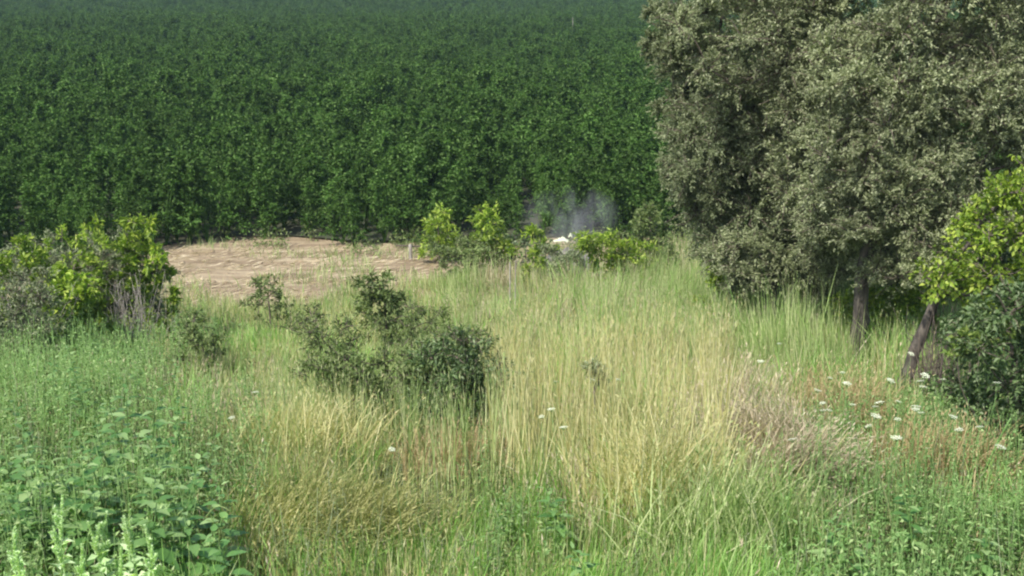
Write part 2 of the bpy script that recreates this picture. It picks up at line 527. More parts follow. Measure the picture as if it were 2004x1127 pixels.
ng.interface.new_socket("Geometry", in_out='OUTPUT', socket_type='NodeSocketGeometry')
N = ng.nodes; Lk = ng.links
gi, go = N.new("NodeGroupInput"), N.new("NodeGroupOutput")
iop = N.new("GeometryNodeInstanceOnPoints")
jn = N.new("GeometryNodeJoinGeometry")
for k in range(5, -1, -1):
    src = [o for o in crop_objs if o.data == CROP[k]][0]
    oi = N.new("GeometryNodeObjectInfo"); oi.transform_space = 'ORIGINAL'
    oi.inputs["Object"].default_value = src; oi.inputs["As Instance"].default_value = True
    Lk.new(oi.outputs["Geometry"], jn.inputs[0])
def attr(nm, ty):
    n = N.new("GeometryNodeInputNamedAttribute"); n.data_type = ty; n.inputs["Name"].default_value = nm
    return n.outputs["Attribute"]
cmb = N.new("ShaderNodeCombineXYZ"); Lk.new(attr("turn", 'FLOAT'), cmb.inputs[2])
Lk.new(gi.outputs[0], iop.inputs["Points"]); Lk.new(jn.outputs[0], iop.inputs["Instance"])
iop.inputs["Pick Instance"].default_value = True
Lk.new(attr("which", 'INT'), iop.inputs["Instance Index"])
Lk.new(cmb.outputs[0], iop.inputs["Rotation"]); Lk.new(attr("size", 'FLOAT'), iop.inputs["Scale"])
Lk.new(iop.outputs[0], go.inputs[0])
md = crop_field.modifiers.new("scatter", 'NODES'); md.node_group = ng

# ------------------------------------------------------------------ woody plants
def bez(p0, p1, p2, n):
    t = np.linspace(0, 1, n)[:, None]
    return (1 - t) ** 2 * p0 + 2 * t * (1 - t) * p1 + t * t * p2

def woody(name, label, cat, base, clumps, mat, L, W, twigs=12, per=10, trunk=None, trunk_r=.05,
          branch_r=.02, seed=1, group=None, bark=None, fold=.25, droop=.1, upb=.15, crown_name="crown", flatten=.85, outl=.6, fine=False):
    """trunk = list of points (world); clumps in world coordinates"""
    r = np.random.default_rng(seed)
    bark = bark or M_bark
    base = np.array(base, float)
    root = thing(name, base, label, cat, group)
    cl = np.array(clumps, float).copy()
    cl[:, :3] -= base
    if trunk is None:
        trunk = [base, base + [0, 0, .12]]
    tr = np.array(trunk, float) - base
    tr[0, 2] -= .08
    # smooth trunk
    k = len(tr)
    tt = np.linspace(0, k - 1, max(6, k * 4))
    C = np.stack([np.interp(tt, np.arange(k), tr[:, j]) for j in range(3)], 1)
    if len(C) > 6:
        C[1:-1] = (C[:-2] + C[1:-1] + C[2:]) / 3 + r.normal(0, trunk_r * .12, C[1:-1].shape)
    rad = trunk_r * np.linspace(1.15, .5, len(C)) * (1 + r.normal(0, .06, len(C)))
    rad[0] *= 1.25
    V, T, R = tubes(C[None], rad[None], 10)
    link("trunk" if trunk_r > .03 else "stem", mesh_np("trunk", V, T, R, bark, True), root)
    # limbs reach from the trunk to every clump
    lines, lr = [], []
    n0 = len(C)
    pts = [p for p in C]; par = [-1] * n0
    todo = sorted(range(len(cl)), key=lambda q: np.linalg.norm(C - cl[q, :3], axis=1).min())
    edges = []
    for q in todo:
        c = cl[q, :3]; A = np.array(pts)
        d = np.linalg.norm(A - c, axis=1) + np.clip(A[:, 2] - c[2] + .05, 0, 9) * .6
        d[:int(n0 * .35)] += .8
        k_ = int(np.argmin(d))
        edges.append((k_, len(pts))); pts.append(c); par.append(k_)
    load = np.ones(len(pts))
    for s_, e_ in reversed(edges):
        load[s_] += load[e_]
    for s_, e_ in edges:
        p0, p1 = np.array(pts[s_]), np.array(pts[e_])
        ln_ = np.linalg.norm(p1 - p0)
        lines.append(bez(p0, (p0 + p1) / 2 + r.normal(0, .12, 3) * ln_ + [0, 0, .08 * ln_], p1, 7))
        ra = min(branch_r, branch_r * .28 * math.sqrt(load[e_]))
        rb_ = max(branch_r * .2, ra * .8)
        lr.append(np.linspace(ra, rb_, 7))
    lines, lr = np.array(lines), np.array(lr)
    tw, lf = clump_foliage(cl, r, twigs, per, L, W, flatten=flatten, fold=fold, droop=droop, upb=upb, outl=outl, fine=fine)
    big = [q for q in np.argsort(-lr[:, 0])[:8] if edges[q][0] < n0] if branch_r > .018 else []
    for b in big:
        V, T, R = tubes(lines[b:b + 1], lr[b:b + 1] * 1.25, 7)
        link("limb", mesh_np("limb", V, T, R, bark, True), root)
    V, T, R = join([tubes(lines, lr, 4), tubes(tw[::2], np.tile([.006, .0045, .0025], (len(tw[::2]), 1)) * (1.2 if branch_r > .018 else .8), 3)])
    link("branches", mesh_np("branches", V, T, R, M_twig), root)
    V, T, R = lf
    link(crown_name, mesh_np(crown_name, V, T, R, mat), root)
    return root

def poly_clumps(poly, n, Y, rad, rng, jit=1.0):
    """clump centres inside an outline, spread in depth"""
    poly = np.array(poly, float)
    lo, hi = poly.min(0), poly.max(0)
    out = []
    while len(out) < n:
        p = lo + rng.random(2) * (hi - lo)
        x, y = p; ins = False; j = len(poly) - 1
        for i in range(len(poly)):
            xi, yi = poly[i]; xj, yj = poly[j]
            if (yi > y) != (yj > y) and x < (xj - xi) * (y - yi) / (yj - yi) + xi: ins = not ins
            j = i
        if not ins: continue
        yy = Y + (rng.random() * 2 - 1) * jit
        q = at_depth(x, y, yy)
        r_ = rng.uniform(*rad)
        q[2] = max(q[2], float(ground_z(q[0], q[1])) + r_ * .5)
        out.append((*q, r_))
    return out

def gpoint(px, Y):
    x = at_depth(px, 560, Y)[0]
    return np.array([x, Y, float(ground_z(x, Y))])

rg = np.random.default_rng(5)
# tree with shade painted into darker leaves, behind on the left
cl = poly_clumps([(1330, -100), (1325, 10), (1300, 80), (1315, 150), (1345, 240), (1335, 330), (1360, 440), (1400, 490), (1560, 520), (1640, 470), (1660, 200), (1600, -100)], 150, 15.6, (.30, .44), rg, 1.0)
cl += poly_clumps([(1250, 85), (1300, 60), (1330, 110), (1290, 130)], 5, 15.3, (.10, .17), rg, .3)
cl += poly_clumps([(1275, 20), (1320, 0), (1330, 60), (1290, 55)], 4, 15.3, (.10, .16), rg, .3)
cl += poly_clumps([(1285, 150), (1340, 150), (1370, 420), (1330, 440), (1290, 300)], 16, 15.5, (.10, .2), rg, .5)
cl += poly_clumps([(1335, 240), (1600, 200), (1640, 540), (1450, 540), (1370, 490), (1340, 400)], 70, 14.9, (.26, .38), rg, .5)
b = gpoint(1515, 15.6)
woody("willow_tree", "broad tree with its lower-middle shade put into the leaf colour, left of the slim trunk", "tree", b, cl, M_silvershade, .039, .016,
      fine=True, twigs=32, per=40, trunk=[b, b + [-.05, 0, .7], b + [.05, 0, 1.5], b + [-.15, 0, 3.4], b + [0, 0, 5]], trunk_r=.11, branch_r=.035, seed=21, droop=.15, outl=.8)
# silvery tree with the slim visible trunk
cl = poly_clumps([(1640, -130), (1650, 0), (1610, 90), (1600, 200), (1590, 300), (1640, 380), (1650, 470), (1640, 520), (1760, 545), (1870, 500), (2120, 480), (2180, 100), (2160, -130)], 170, 13.4, (.28, .40), rg, 1.0)
cl += poly_clumps([(1600, 150), (2000, 150), (2010, 420), (1880, 440), (1850, 530), (1760, 550), (1600, 535), (1570, 400), (1590, 250)], 95, 12.55, (.24, .36), rg, .4)
cl += poly_clumps([(1700, -60), (2060, -60), (2060, 200), (1700, 200)], 40, 12.6, (.26, .36), rg, .4)
b = gpoint(1686, 12.9)
woody("silvery_tree", "large grey-green tree with a slim straight dark trunk rising from tall grass", "tree", b, cl, M_silver, .037, .016,
      fine=True, twigs=30, per=40, trunk=[b, b + [0, 0, .7], b + [.04, .05, 1.5], b + [.5, .3, 3.0], b + [.9, .4, 4.6]], trunk_r=.085, branch_r=.03, seed=22, droop=.12, outl=.8)
cl_low = poly_clumps([(1370, 470), (1670, 480), (1670, 575), (1440, 570)], 26, 14.5, (.2, .3), rg, .35)
# upper left shoulder, lit side painted by the lighter silver leaf, closing the gap between the crowns
cl = poly_clumps([(1335, -120), (1320, 20), (1305, 70), (1340, 140), (1440, 180), (1600, 150), (1640, 20), (1640, -120)], 34, 13.9, (.26, .4), rg, .5)
cl += poly_clumps([(1480, -60), (1700, -60), (1690, 540), (1620, 545), (1520, 330)], 75, 13.9, (.26, .38), rg, .5)
cl += cl_low
b2 = gpoint(1625, 15.0)
woody("silvery_tree", "grey-green tree squeezed between the dark tree and slim-trunked tree, sunlit upper shoulder put into paler leaves", "tree", b2, cl, M_silver, .037, .016,
      fine=True, twigs=30, per=34, trunk=[b2, b2 + [0, 0, 1.2], b2 + [-.2, 0, 2.6], b2 + [-.3, 0, 4.2]], trunk_r=.06, branch_r=.026, seed=28, droop=.12, outl=.8)
# leaning trunk and lime crown at the right edge
base = gpoint(1765, 11.2)
tip = at_depth(1842, 565, 11.4)
cl = poly_clumps([(1990, 320), (1940, 350), (1900, 420), (1870, 470), (1840, 500), (1815, 560), (1840, 610), (1900, 640), (2120, 620), (2120, 320)], 52, 11.2, (.17, .26), rg, .5)
woody("leaning_tree", "small tree with mossy trunk leaning right and bright lime leaves", "tree", base, cl, M_lime, .052, .034,
      twigs=15, per=11, trunk=[base, (base + tip) / 2 + [-.02, 0, .02], tip, at_depth(1930, 420, 11.4)], trunk_r=.06, branch_r=.02, seed=23, droop=.2)
# dark bush at the right border
cl = poly_clumps([(1900, 590), (1880, 660), (1900, 720), (1860, 780), (1920, 880), (1950, 950), (2150, 980), (2150, 560), (2000, 570)], 66, 8.6, (.14, .24), rg, .55)
b = gpoint(2020, 8.6)
woody("dark_bush", "dark green glossy bush at the right border below the lime leaves", "bush", b, cl, M_dark2, .05, .024,
      twigs=17, per=15, trunk=[b, b + [0, 0, .4], b + [-.1, 0, .9]], trunk_r=.035, branch_r=.014, seed=24, droop=.2, crown_name="foliage")
cl = poly_clumps([(1860, 665), (1970, 640), (1960, 665), (1870, 695)], 6, 8.3, (.07, .11), rg, .1)
b = gpoint(1930, 8.3)
woody("leafy_branch", "bright green spray of leaves sticking out of the dark border bush", "plant", b, cl, M_fresh, .05, .022,
      twigs=10, per=8, trunk=[b, b + [0, 0, .4]], trunk_r=.012, branch_r=.006, seed=25, crown_name="foliage")
# dead brushwood under the leaning tree
def brush(name, label, px0, px1, py0, py1, Y, n, mat, seed, cat="brushwood", thick=.006):
    r = np.random.default_rng(seed)
    a, c = at_depth(px0, py1, Y), at_depth(px1, py0, Y)
    m = gpoint((px0 + px1) / 2, Y)
    root = thing(name, m, label, cat)
    w = abs(c[0] - a[0]) / 2; h = max(c[2] - m[2], .2)
    s = np.stack([r.normal(0, w * .5, n), r.normal(0, .15, n), np.zeros(n) - .03], 1)
    e = s + np.stack([r.normal(0, w * .55, n), r.normal(0, .25, n), h * r.uniform(.4, 1.05, n)], 1)
    mid = (s + e) / 2 + r.normal(0, .06, (n, 3))
    V, T, R = tubes(np.stack([s, mid, e], 1), np.tile([1.0, .7, .3], (n, 1)) * (thick * r.uniform(.5, 1.6, n))[:, None], 3)
    link("twigs", mesh_np("twigs", V, T, r.random(len(V)), mat), root)
    k = n * 5
    t = r.random((k, 1)); q = r.integers(0, n, k)
    p2 = s[q] * (1 - t) + e[q] * t
    e2 = p2 + r.normal(0, .1, (k, 3)) + [0, 0, .06]
    V, T, R = tubes(np.stack([p2, (p2 + e2) / 2 + r.normal(0, .015, (k, 3)), e2], 1), np.tile([.5, .4, .2], (k, 1)) * thick, 3)
    tag(link("side_twigs", mesh_np("side_twigs", V, T, r.random(len(V)), mat), root), kind="stuff")
    return root
brush("dead_brushwood", "tangle of grey dead twigs between the leaning trunk and dark bush", 1800, 1910, 575, 700, 11.0, 70, M_twig, 31)
brush("dead_shrub", "leafless greyish shrub beside the lime sapling above the weeds", 215, 290, 530, 640, 14.9, 60, M_greywood, 32, "shrub", .004)
brush("dead_shrub", "dry grey bramble tangle at the left border below yellow-green leaves", -40, 85, 520, 690, 13.8, 70, M_greywood, 33, "shrub", .004)

# left border saplings
def shrub(label, poly, n, Y, rad, mat, L, W, seed, twigs=12, per=8, name="shrub", cat="shrub", jit=.35, px=None, stem_r=.018, skirt=True, **kw):
    cl = poly_clumps(poly, n, Y, rad, rg, jit)
    if skirt:
        kw.setdefault("upb", .45)
        low = sorted(cl, key=lambda c_: c_[2])[:max(3, len(cl) // 2)]
        for c_ in low:
            g_ = float(ground_z(c_[0], c_[1])); z_ = c_[2] - c_[3]
            while z_ > g_ + .12:
                cl.append((c_[0] + rg.normal(0, .14), c_[1] + rg.normal(0, .14), z_, c_[3] * rg.uniform(.55, .9)))
                z_ -= c_[3] * 1.3
    pxm = px if px is not None else float(np.mean([p[0] for p in poly]))
    b = gpoint(pxm, Y)
    top = max(c[2] for c in cl)
    h = max(.15, (top - b[2]) * .7)
    return woody(name, label, cat, b, cl, mat, L, W, twigs=twigs, per=per, trunk=[b, b + [.02, 0, h * .5], b + [0, 0, h]],
                 trunk_r=stem_r, branch_r=.009, seed=seed, crown_name="foliage", bark=M_twig, **kw)

shrub("lime-leaved sapling in full sun beside the grey bramble tangle", [(95, 530), (150, 500), (185, 560), (185, 620), (130, 650), (90, 620)], 17, 14.2, (.09, .16), M_lime, .075, .052, 51, 14, 9, "sapling", "sapling")
shrub("yellow-green leafy sapling behind the lime-leaved one, top against the crop", [(60, 500), (110, 455), (180, 440), (215, 470), (200, 510), (110, 520)], 13, 15.2, (.09, .16), M_lime, .075, .03, 52, 7, 7, "sapling", "sapling")
shrub("pointed yellow-green sapling reaching highest against the crop, right of the lime ones", [(225, 470), (240, 425), (265, 410), (300, 450), (318, 490), (270, 505), (230, 500)], 10, 15.6, (.09, .16), M_lime, .09, .036, 53, 9, 7, "sapling", "sapling", droop=.25)
shrub("yellow-green shrub cut by the left border above the bramble tangle", [(-60, 470), (40, 465), (70, 500), (50, 540), (-60, 540)], 14, 14.8, (.10, .18), M_lime, .075, .035, 54, 10, 7)
shrub("grey-green shrub filling the gap behind the lime-leaved sapling", [(60, 520), (200, 490), (300, 490), (320, 560), (290, 640), (180, 660), (60, 600)], 62, 15.9, (.16, .26), M_greyherb, .055, .018, 55, 16, 12)
shrub("soft grey-green thicket behind the lime saplings, closing off the dirt", [(-40, 520), (60, 480), (250, 480), (310, 510), (300, 600), (-40, 600)], 46, 17.6, (.2, .3), M_greyherb, .06, .022, 57, 13, 12)
shrub("dull green low shrub below the grey bramble at the left border", [(-60, 540), (90, 550), (120, 640), (90, 690), (-60, 690)], 40, 13.2, (.14, .22), M_greyherb, .045, .016, 56, 14, 10)

# bushes along the crop edge, centre
shrub("pale-leaved sapling, tallest of the bushes at the crop edge", [(830, 420), (850, 405), (885, 420), (890, 470), (840, 480)], 14, 22.9, (.13, .2), M_lime, .10, .04, 61, 7, 7, "sapling", "sapling")
shrub("green sapling arching right beside the pale-leaved sapling", [(925, 415), (950, 405), (985, 440), (1005, 490), (960, 500), (930, 450)], 18, 22.4, (.13, .2), M_lime, .10, .04, 62, 7, 7, "sapling", "sapling")
shrub("grey-green bushy thicket below the two arching saplings", [(840, 470), (960, 480), (980, 520), (850, 515)], 26, 21.8, (.16, .24), M_olive, .06, .03, 63, 11, 9)
shrub("dark shrub between the thicket and the rising smoke", [(980, 470), (1040, 455), (1075, 490), (1060, 520), (985, 515)], 14, 22.2, (.15, .22), M_dark, .06, .03, 64, 11, 8)
shrub("small upright yellow-green plant just left of the smoke", [(1040, 455), (1062, 455), (1065, 505), (1040, 505)], 6, 21.2, (.1, .15), M_lime, .10, .03, 65, 10, 7, "leafy_plant", "plant")
shrub("spreading yellow-green bush in front of the smoke, right side", [(1135, 470), (1160, 460), (1230, 480), (1290, 500), (1280, 530), (1140, 530)], 34, 20.0, (.12, .2), M_lime, .09, .03, 66, 8, 7)
shrub("grey-green scrub in front of the white sheet", [(1060, 495), (1140, 500), (1150, 535), (1070, 540)], 18, 20.6, (.14, .22), M_greyherb, .05, .02, 67, 14, 9)
shrub("slender bush with one lime tip near the dark tree", [(1245, 420), (1275, 410), (1290, 470), (1300, 500), (1240, 480)], 20, 20.6, (.14, .22), M_olive, .07, .03, 68, 10, 8)
shrub("small lime sapling at the foot of the dark tree", [(1402, 520), (1425, 520), (1432, 555), (1400, 560)], 7, 15.0, (.08, .13), M_lime, .07, .045, 69, 11, 8, "sapling", "sapling")
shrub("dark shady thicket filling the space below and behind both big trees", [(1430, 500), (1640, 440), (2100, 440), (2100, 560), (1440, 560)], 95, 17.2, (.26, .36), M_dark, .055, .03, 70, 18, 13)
shrub("yellow-green bush, sunlight put into its lime leaves, between the slim trunk and leaning trunk", [(1640, 580), (1800, 570), (1790, 650), (1650, 655)], 30, 13.8, (.12, .2), M_lime, .05, .03, 71, 16, 10)  # bright leaf colour stands in for sunlight coming from beyond
# shrubs within the meadow
shrub("dark rounded shrub in the middle of the straw grass", [(840, 690), (900, 660), (975, 690), (990, 760), (960, 810), (860, 820), (790, 790)], 38, 9.2, (.1, .17), M_dark2, .04, .016, 72, 15, 11, px=890, skirt=False)
shrub("olive feathery shrub overlapping the upper left of the dark rounded one", [(800, 720), (860, 650), (930, 640), (960, 670), (860, 700), (800, 790)], 20, 9.7, (.1, .17), M_olive, .045, .012, 79, 15, 11, px=860, skirt=False)
shrub("olive-green shrub left of the dark rounded one", [(565, 640), (620, 605), (690, 620), (700, 700), (620, 740), (580, 700)], 26, 11.2, (.09, .17), M_olive, .04, .014, 73, 10, 9, px=640, skirt=False)
shrub("grey-green scrub patch between the olive shrub and the dark one", [(690, 640), (780, 600), (880, 600), (880, 640), (780, 680)], 16, 12.4, (.08, .15), M_olive, .05, .011, 74, 9, 9, skirt=False)
shrub("broad low scrub sunk in the grass joining the olive and dark shrubs", [(560, 700), (700, 690), (840, 700), (980, 740), (960, 800), (760, 790), (600, 760)], 40, 9.9, (.09, .16), M_olive, .042, .014, 82, 10, 9, skirt=False)
shrub("small grey-leaved sprig among tall stalks above the central flower trio", [(1140, 715), (1185, 705), (1190, 745), (1150, 750)], 7, 8.6, (.05, .09), M_greyherb, .04, .012, 80, 9, 8, "sprig", "plant", skirt=False, jit=.1)
shrub("small dark sprig bush standing on the edge of the dirt", [(500, 560), (540, 555), (555, 600), (500, 610)], 8, 16.6, (.10, .17), M_olive, .06, .025, 75, 9, 7)
shrub("leafy bush at the dirt edge right of the small sprig bush", [(705, 555), (780, 550), (800, 600), (720, 620)], 16, 15.6, (.12, .2), M_olive, .07, .03, 76, 9, 8)
shrub("low round green herb bush left of the golden grass", [(355, 630), (410, 625), (420, 680), (370, 690)], 10, 12.8, (.12, .18), M_olive, .05, .026, 77, 12, 9)
shrub("long dark bush lying along the mid meadow behind thin stalks", [(600, 720), (700, 710), (800, 740), (780, 800), (640, 790)], 16, 9.6, (.1, .16), M_olive, .04, .02, 78, 14, 9)

# ------------------------------------------------------------------ grass
GXS = np.array([0, 200, 400, 600, 800, 1000, 1200, 1400, 1600, 1800, 2004])
GYS = np.array([560, 640, 720, 800, 880, 960, 1040, 1127])
GRID = [  # dominant kinds at each knot, one letter each, repeated letters weigh more
    "wwo wyo pwo pyy yow ypp ppy yyp ypy ywy yoo",
    "www www wwp ygb oyb ypp yyp yyy ywy yyg ywo",
    "wwp wwy ypb sgp oby yps ypg yyy yyy yyg oyw",
    "www wwy wyp ssy soy yyb sgp pps ryb wyw owy",
    "www www wwb ssb yyg ypg ysg spp pwb bww rwo",
    "www www wgg sgy ggy gyw gys syg wgy wwg wrw",
    "www www wgg sbg ggg ggw yys gyg wgg wwg wgw",
    "wgw wgw ggw ggg ggg ggg ggg ygg wgg wwg wgg",
]
KINDS = "ysgprbw"
G = np.zeros((len(KINDS), len(GYS), len(GXS)))
for j, row in enumerate(GRID):
    for i, cell in enumerate(row.split()):
        for ch in cell:
            if ch == 'o': ch = 'b'
            G[KINDS.index(ch), j, i] += 1 / 3
def kind_weights(px, py):
    wx = px + (noise2(px, py, 130, 3) - .5) * 190 + (noise2(px, py, 40, 8) - .5) * 60
    wy = py + (noise2(px, py, 110, 13) - .5) * 120 + (noise2(px, py, 36, 18) - .5) * 40
    fx_ = np.clip(np.interp(wx, GXS, np.arange(len(GXS))), 0, len(GXS) - 1.001)
    fy_ = np.clip(np.interp(wy, GYS, np.arange(len(GYS))), 0, len(GYS) - 1.001)
    xi, yi = fx_.astype(int), fy_.astype(int); u, v = fx_ - xi, fy_ - yi
    return (G[:, yi, xi] * (1 - u) * (1 - v) + G[:, yi, xi + 1] * u * (1 - v)
            + G[:, yi + 1, xi] * (1 - u) * v + G[:, yi + 1, xi + 1] * u * v)

def scatter(n, y0, y1, power=1.0, margin=.8):
    """points on the meadow inside the view and a margin around it"""
    Y = y0 + (y1 - y0) * RNG.random(n) ** power
    X = (RNG.random(n) * 2 - 1) * (Y * .43 + margin)
    keepp = RNG.random(n) < (Y * .43 + margin) / (y1 * .43 + margin) * 2.2
    return X[keepp], Y[keepp]

X, Y = scatter(370000, 3.5, 21.5, .95)
# thin out towards the dirt on the left, none on the bare strip
px, py = project(X, Y, ground_z(X, Y))
lim = np.where(px < 320, 17.5, np.interp(px, [320, 420, 700, 800, 880, 1000, 1100], [20.2, 19.6, 19.8, 20.8, 22.8, 22.8, 21.5]))
lim = lim + (noise2(X, Y, .8, 4) - .5) * 2.4
ok = RNG.random(len(X)) < np.clip((lim + 1.2 - Y) / 3.2, .10, 1)
gap = noise2(X, Y, .42, 51) * .6 + noise2(X, Y, 1.3, 53) * .4
ok &= RNG.random(len(X)) < np.clip((gap - .22) / .2, .12, 1)
tx_ = (1686 - 1002) / F * 12.4 * 1.03
ok &= ~((np.abs(X - tx_) < .14) & (Y > 10.6) & (Y < 12.8) & (RNG.random(len(X)) < .75))
bx_ = (890 - 1002) / F * 9.2 * 1.05
ok &= ~((np.abs(X - bx_) < .46) & (Y > 6.9) & (Y < 9.8) & (RNG.random(len(X)) < .88))
X, Y = X[ok], Y[ok]
Z = ground_z(X, Y)
px, py = project(X, Y, Z + .35)
Wt = kind_weights(px, py)
Wt = np.maximum(Wt, 0) + np.array([.05, .04, .05, .05, .02, .04, .04])[:, None]
for q in range(len(KINDS)):
    Wt[q] *= .04 + (noise2(X, Y, .75, 60 + 3 * q) * .65 + noise2(X, Y, .28, 90 + 5 * q) * .35) ** 3.2 * 3
cum = np.cumsum(Wt / Wt.sum(0), 0)
kind = (RNG.random(len(X))[None] > cum).sum(0)
# overall height of the growth
HG = np.array([[float(v) for v in row.split()] for row in (
    ".3 .3 .3 .25 .3 .55 .75 .9 .9 .75 .5", ".35 .35 .3 .3 .3 .55 .8 .9 .78 .6 .4", ".4 .4 .36 .36 .32 .55 .8 .95 .9 .6 .4",
    ".4 .4 .4 .36 .28 .45 .62 .72 .55 .42 .3", ".36 .36 .38 .4 .26 .34 .48 .5 .3 .28 .25", ".34 .34 .34 .36 .28 .28 .42 .48 .28 .26 .25",
    ".32 .32 .3 .3 .25 .25 .36 .42 .27 .25 .25", ".3 .3 .26 .23 .23 .23 .3 .36 .26 .25 .25")])
bpx, bpy_ = project(X, Y, Z + .1)
_u = np.clip(np.interp(bpx + (noise2(X, Y, .8, 41) - .5) * 120, GXS, np.arange(len(GXS))), 0, len(GXS) - 1.001)
_v = np.clip(np.interp(bpy_, GYS, np.arange(len(GYS))), 0, len(GYS) - 1.001)
_a, _b = _u.astype(int), _v.astype(int); _u, _v = _u - _a, _v - _b
hmap = HG[_b, _a] * (1 - _u) * (1 - _v) + HG[_b, _a + 1] * _u * (1 - _v) + HG[_b + 1, _a] * (1 - _u) * _v + HG[_b + 1, _a + 1] * _u * _v
_old = lambda: np.interp(px, [0, 300, 500, 900, 1000, 1300, 1700, 1900, 2004], [.55, .55, .5, .55, .85, .95, .95, .7, .6])
tall = hmap * (.55 + .85 * noise2(X, Y, .6, 6)) * (.85 + .3 * noise2(X, Y, .25, 16))

def make_grass(name, label, cat, ki, mat, hs, wd, lean_s, head=None, wind=(0, 0), curve=.5, sub=1.0):
    s = np.where((kind == ki) & (RNG.random(len(X)) < sub))[0]
    n = len(s)
    P = np.stack([X[s], Y[s], Z[s] - .02], 1)
    H = tall[s] * hs * RNG.uniform(.5, 1.15, n)
    ph = noise2(X[s], Y[s], 1.1, 20 + ki) * 9
    ln = np.stack([np.cos(ph), np.sin(ph)], 1) * (H * lean_s * .6)[:, None] + RNG.normal(0, 1, (n, 2)) * (H * lean_s * .55)[:, None] + np.array(wind) * H[:, None]
    brk = RNG.random(n) < .09
    ln[brk] += RNG.normal(0, .55, (int(brk.sum()), 2)) * H[brk][:, None]
    W = wd * RNG.uniform(.6, 1.4, n) * np.clip(Y[s] / 9, .75, 1.5)
    fr = Y[s] > 7.5
    a1 = blades(P[~fr], H[~fr], W[~fr], ln[~fr], RNG, curve); a2 = blades_far(P[fr], H[fr], W[fr], ln[fr], RNG, curve)
    parts = [a1[:3], a2[:3]]
    tip, td = np.concatenate([a1[3], a2[3]]), np.concatenate([a1[4], a2[4]])
    if head:
        frac, hl, hw = head
        q = np.where(RNG.random(n) < frac)[0]
        for k in range(2):
            pos = tip[q] - td[q] * RNG.uniform(.0, hl * 1.2, (len(q), 1))
            dd = td[q] + RNG.normal(0, .16, (len(q), 3))
            parts.append(leaves(pos, dd, hl * RNG.uniform(.5, 1.1, len(q)), hw * RNG.uniform(.7, 1.3, len(q)), RNG, .3))
    V, T, R = join(parts)
    return tag(link(name, mesh_np(name, V, T, R, mat)), label, cat, kind="stuff")

make_grass("yellow_green_grass", "tall yellow-green grass with upright stalks filling the meadow", "grass", 0, M_yel, 1.05, .0056, .12, (.35, .045, .006))
make_grass("straw_grass", "golden dry straw grass with seed heads in the meadow", "dry grass", 1, M_straw, 1.05, .005, .14, (.35, .04, .006))
make_grass("green_grass", "lush green grass along the near bottom of the bank", "grass", 2, M_green, 1.15, .0075, .4, None, curve=.8)
make_grass("pale_grass", "pale pinkish dead grass among the taller stalks", "dry grass", 3, M_pale, .9, .005, .35, (.45, .05, .008))
make_grass("russet_grass", "reddish brown dried grass in low patches", "dry grass", 4, M_red, .75, .0058, .45, (.4, .04, .009))
make_grass("brown_grass", "flattened olive-brown grass between the weeds", "grass", 5, M_brown, .7, .006, .7, None, wind=(-.15, -.1))
make_grass("weed_grass", "soft green blades growing through the leafy weeds", "grass", 6, M_weed, .6, .007, .5, None, sub=.45)

# leafy weeds as undergrowth
def weed_mass(name, label, cat, sel_fn, n, mat, hgt, nl, L, W, seed, y0=3.4, y1=17):
    r = np.random.default_rng(seed)
    x, y = scatter(n, y0, y1, .9)
    z = ground_z(x, y)
    px, py = project(x, y, z + hgt * .6)
    p = sel_fn(px, py, y)
    k = r.random(len(x)) < p
    x, y, z = x[k], y[k], z[k]
    m = len(x)
    h = hgt * (.55 + .7 * noise2(x, y, .6, seed)) * r.uniform(.7, 1.2, m) * np.where((px[k] < 430) & (y > 5.5), 1.4, 1)
    base = np.stack([x, y, z], 1)
    ln = r.normal(0, .14, (m, 2)) * h[:, None]
    top = base + np.concatenate([ln, h[:, None]], 1)
    stems = tubes(np.stack([base, (base + top) / 2, top], 1), np.tile([.004, .003, .0015], (m, 1)), 3)
    t = ((np.arange(nl)[None] + r.random((m, nl))) / nl) ** .75
    ang = r.uniform(0, 6.28, (m, 1)) + np.arange(nl)[None] * 2.4 + r.normal(0, .3, (m, nl))
    pos = base[:, None] * (1 - t[..., None]) + top[:, None] * t[..., None]
    el = np.where(t > .85, .9, .15) + r.normal(0, .3, t.shape)
    d = np.stack([np.cos(ang) * np.cos(el), np.sin(ang) * np.cos(el), np.sin(el)], -1)
    size = (1.15 - .65 * t) * r.uniform(.6, 1.25, t.shape) * np.clip(.5 + .6 * noise2(x, y, 1.5, 3), .5, 1.2)[:, None]
    pos = pos + d * .012
    V, T, R = leaves(pos.reshape(-1, 3), d.reshape(-1, 3), L * size.ravel(), W * size.ravel(), r, .18, 1.3, .22)
    V, T, R = join([(V, T, R), stems])
    return tag(link(name, mesh_np(name, V, T, R, mat)), label, cat, kind="stuff")

wsel = lambda px, py, y: np.clip(kind_weights(px, py)[6] * 1.5 - .1 + .9 * np.clip(noise2(px, py, 48, 77) - .72, 0, 1), 0, 1)
weed_mass("leafy_weeds", "dense mid-green leafy weeds at the left and lower right", "weeds", wsel, 21000, M_weed, .44, 14, .062, .026, 81)
weed_mass("olive_undergrowth", "small-leaved olive undergrowth scattered below the grass", "undergrowth",
          lambda px, py, y: 1.1 * np.clip(noise2(px, py, 55, 2) * 1.6 - .6, 0, 1) + .08, 13000, M_olive, .36, 13, .045, .02, 82)
weed_mass("grey_undergrowth", "greyish feathery herbs scattered between the grass stalks", "undergrowth",
          lambda px, py, y: .25 * (noise2(px, py, 90, 5) > .5), 9000, M_greyherb, .42, 18, .035, .009, 83)

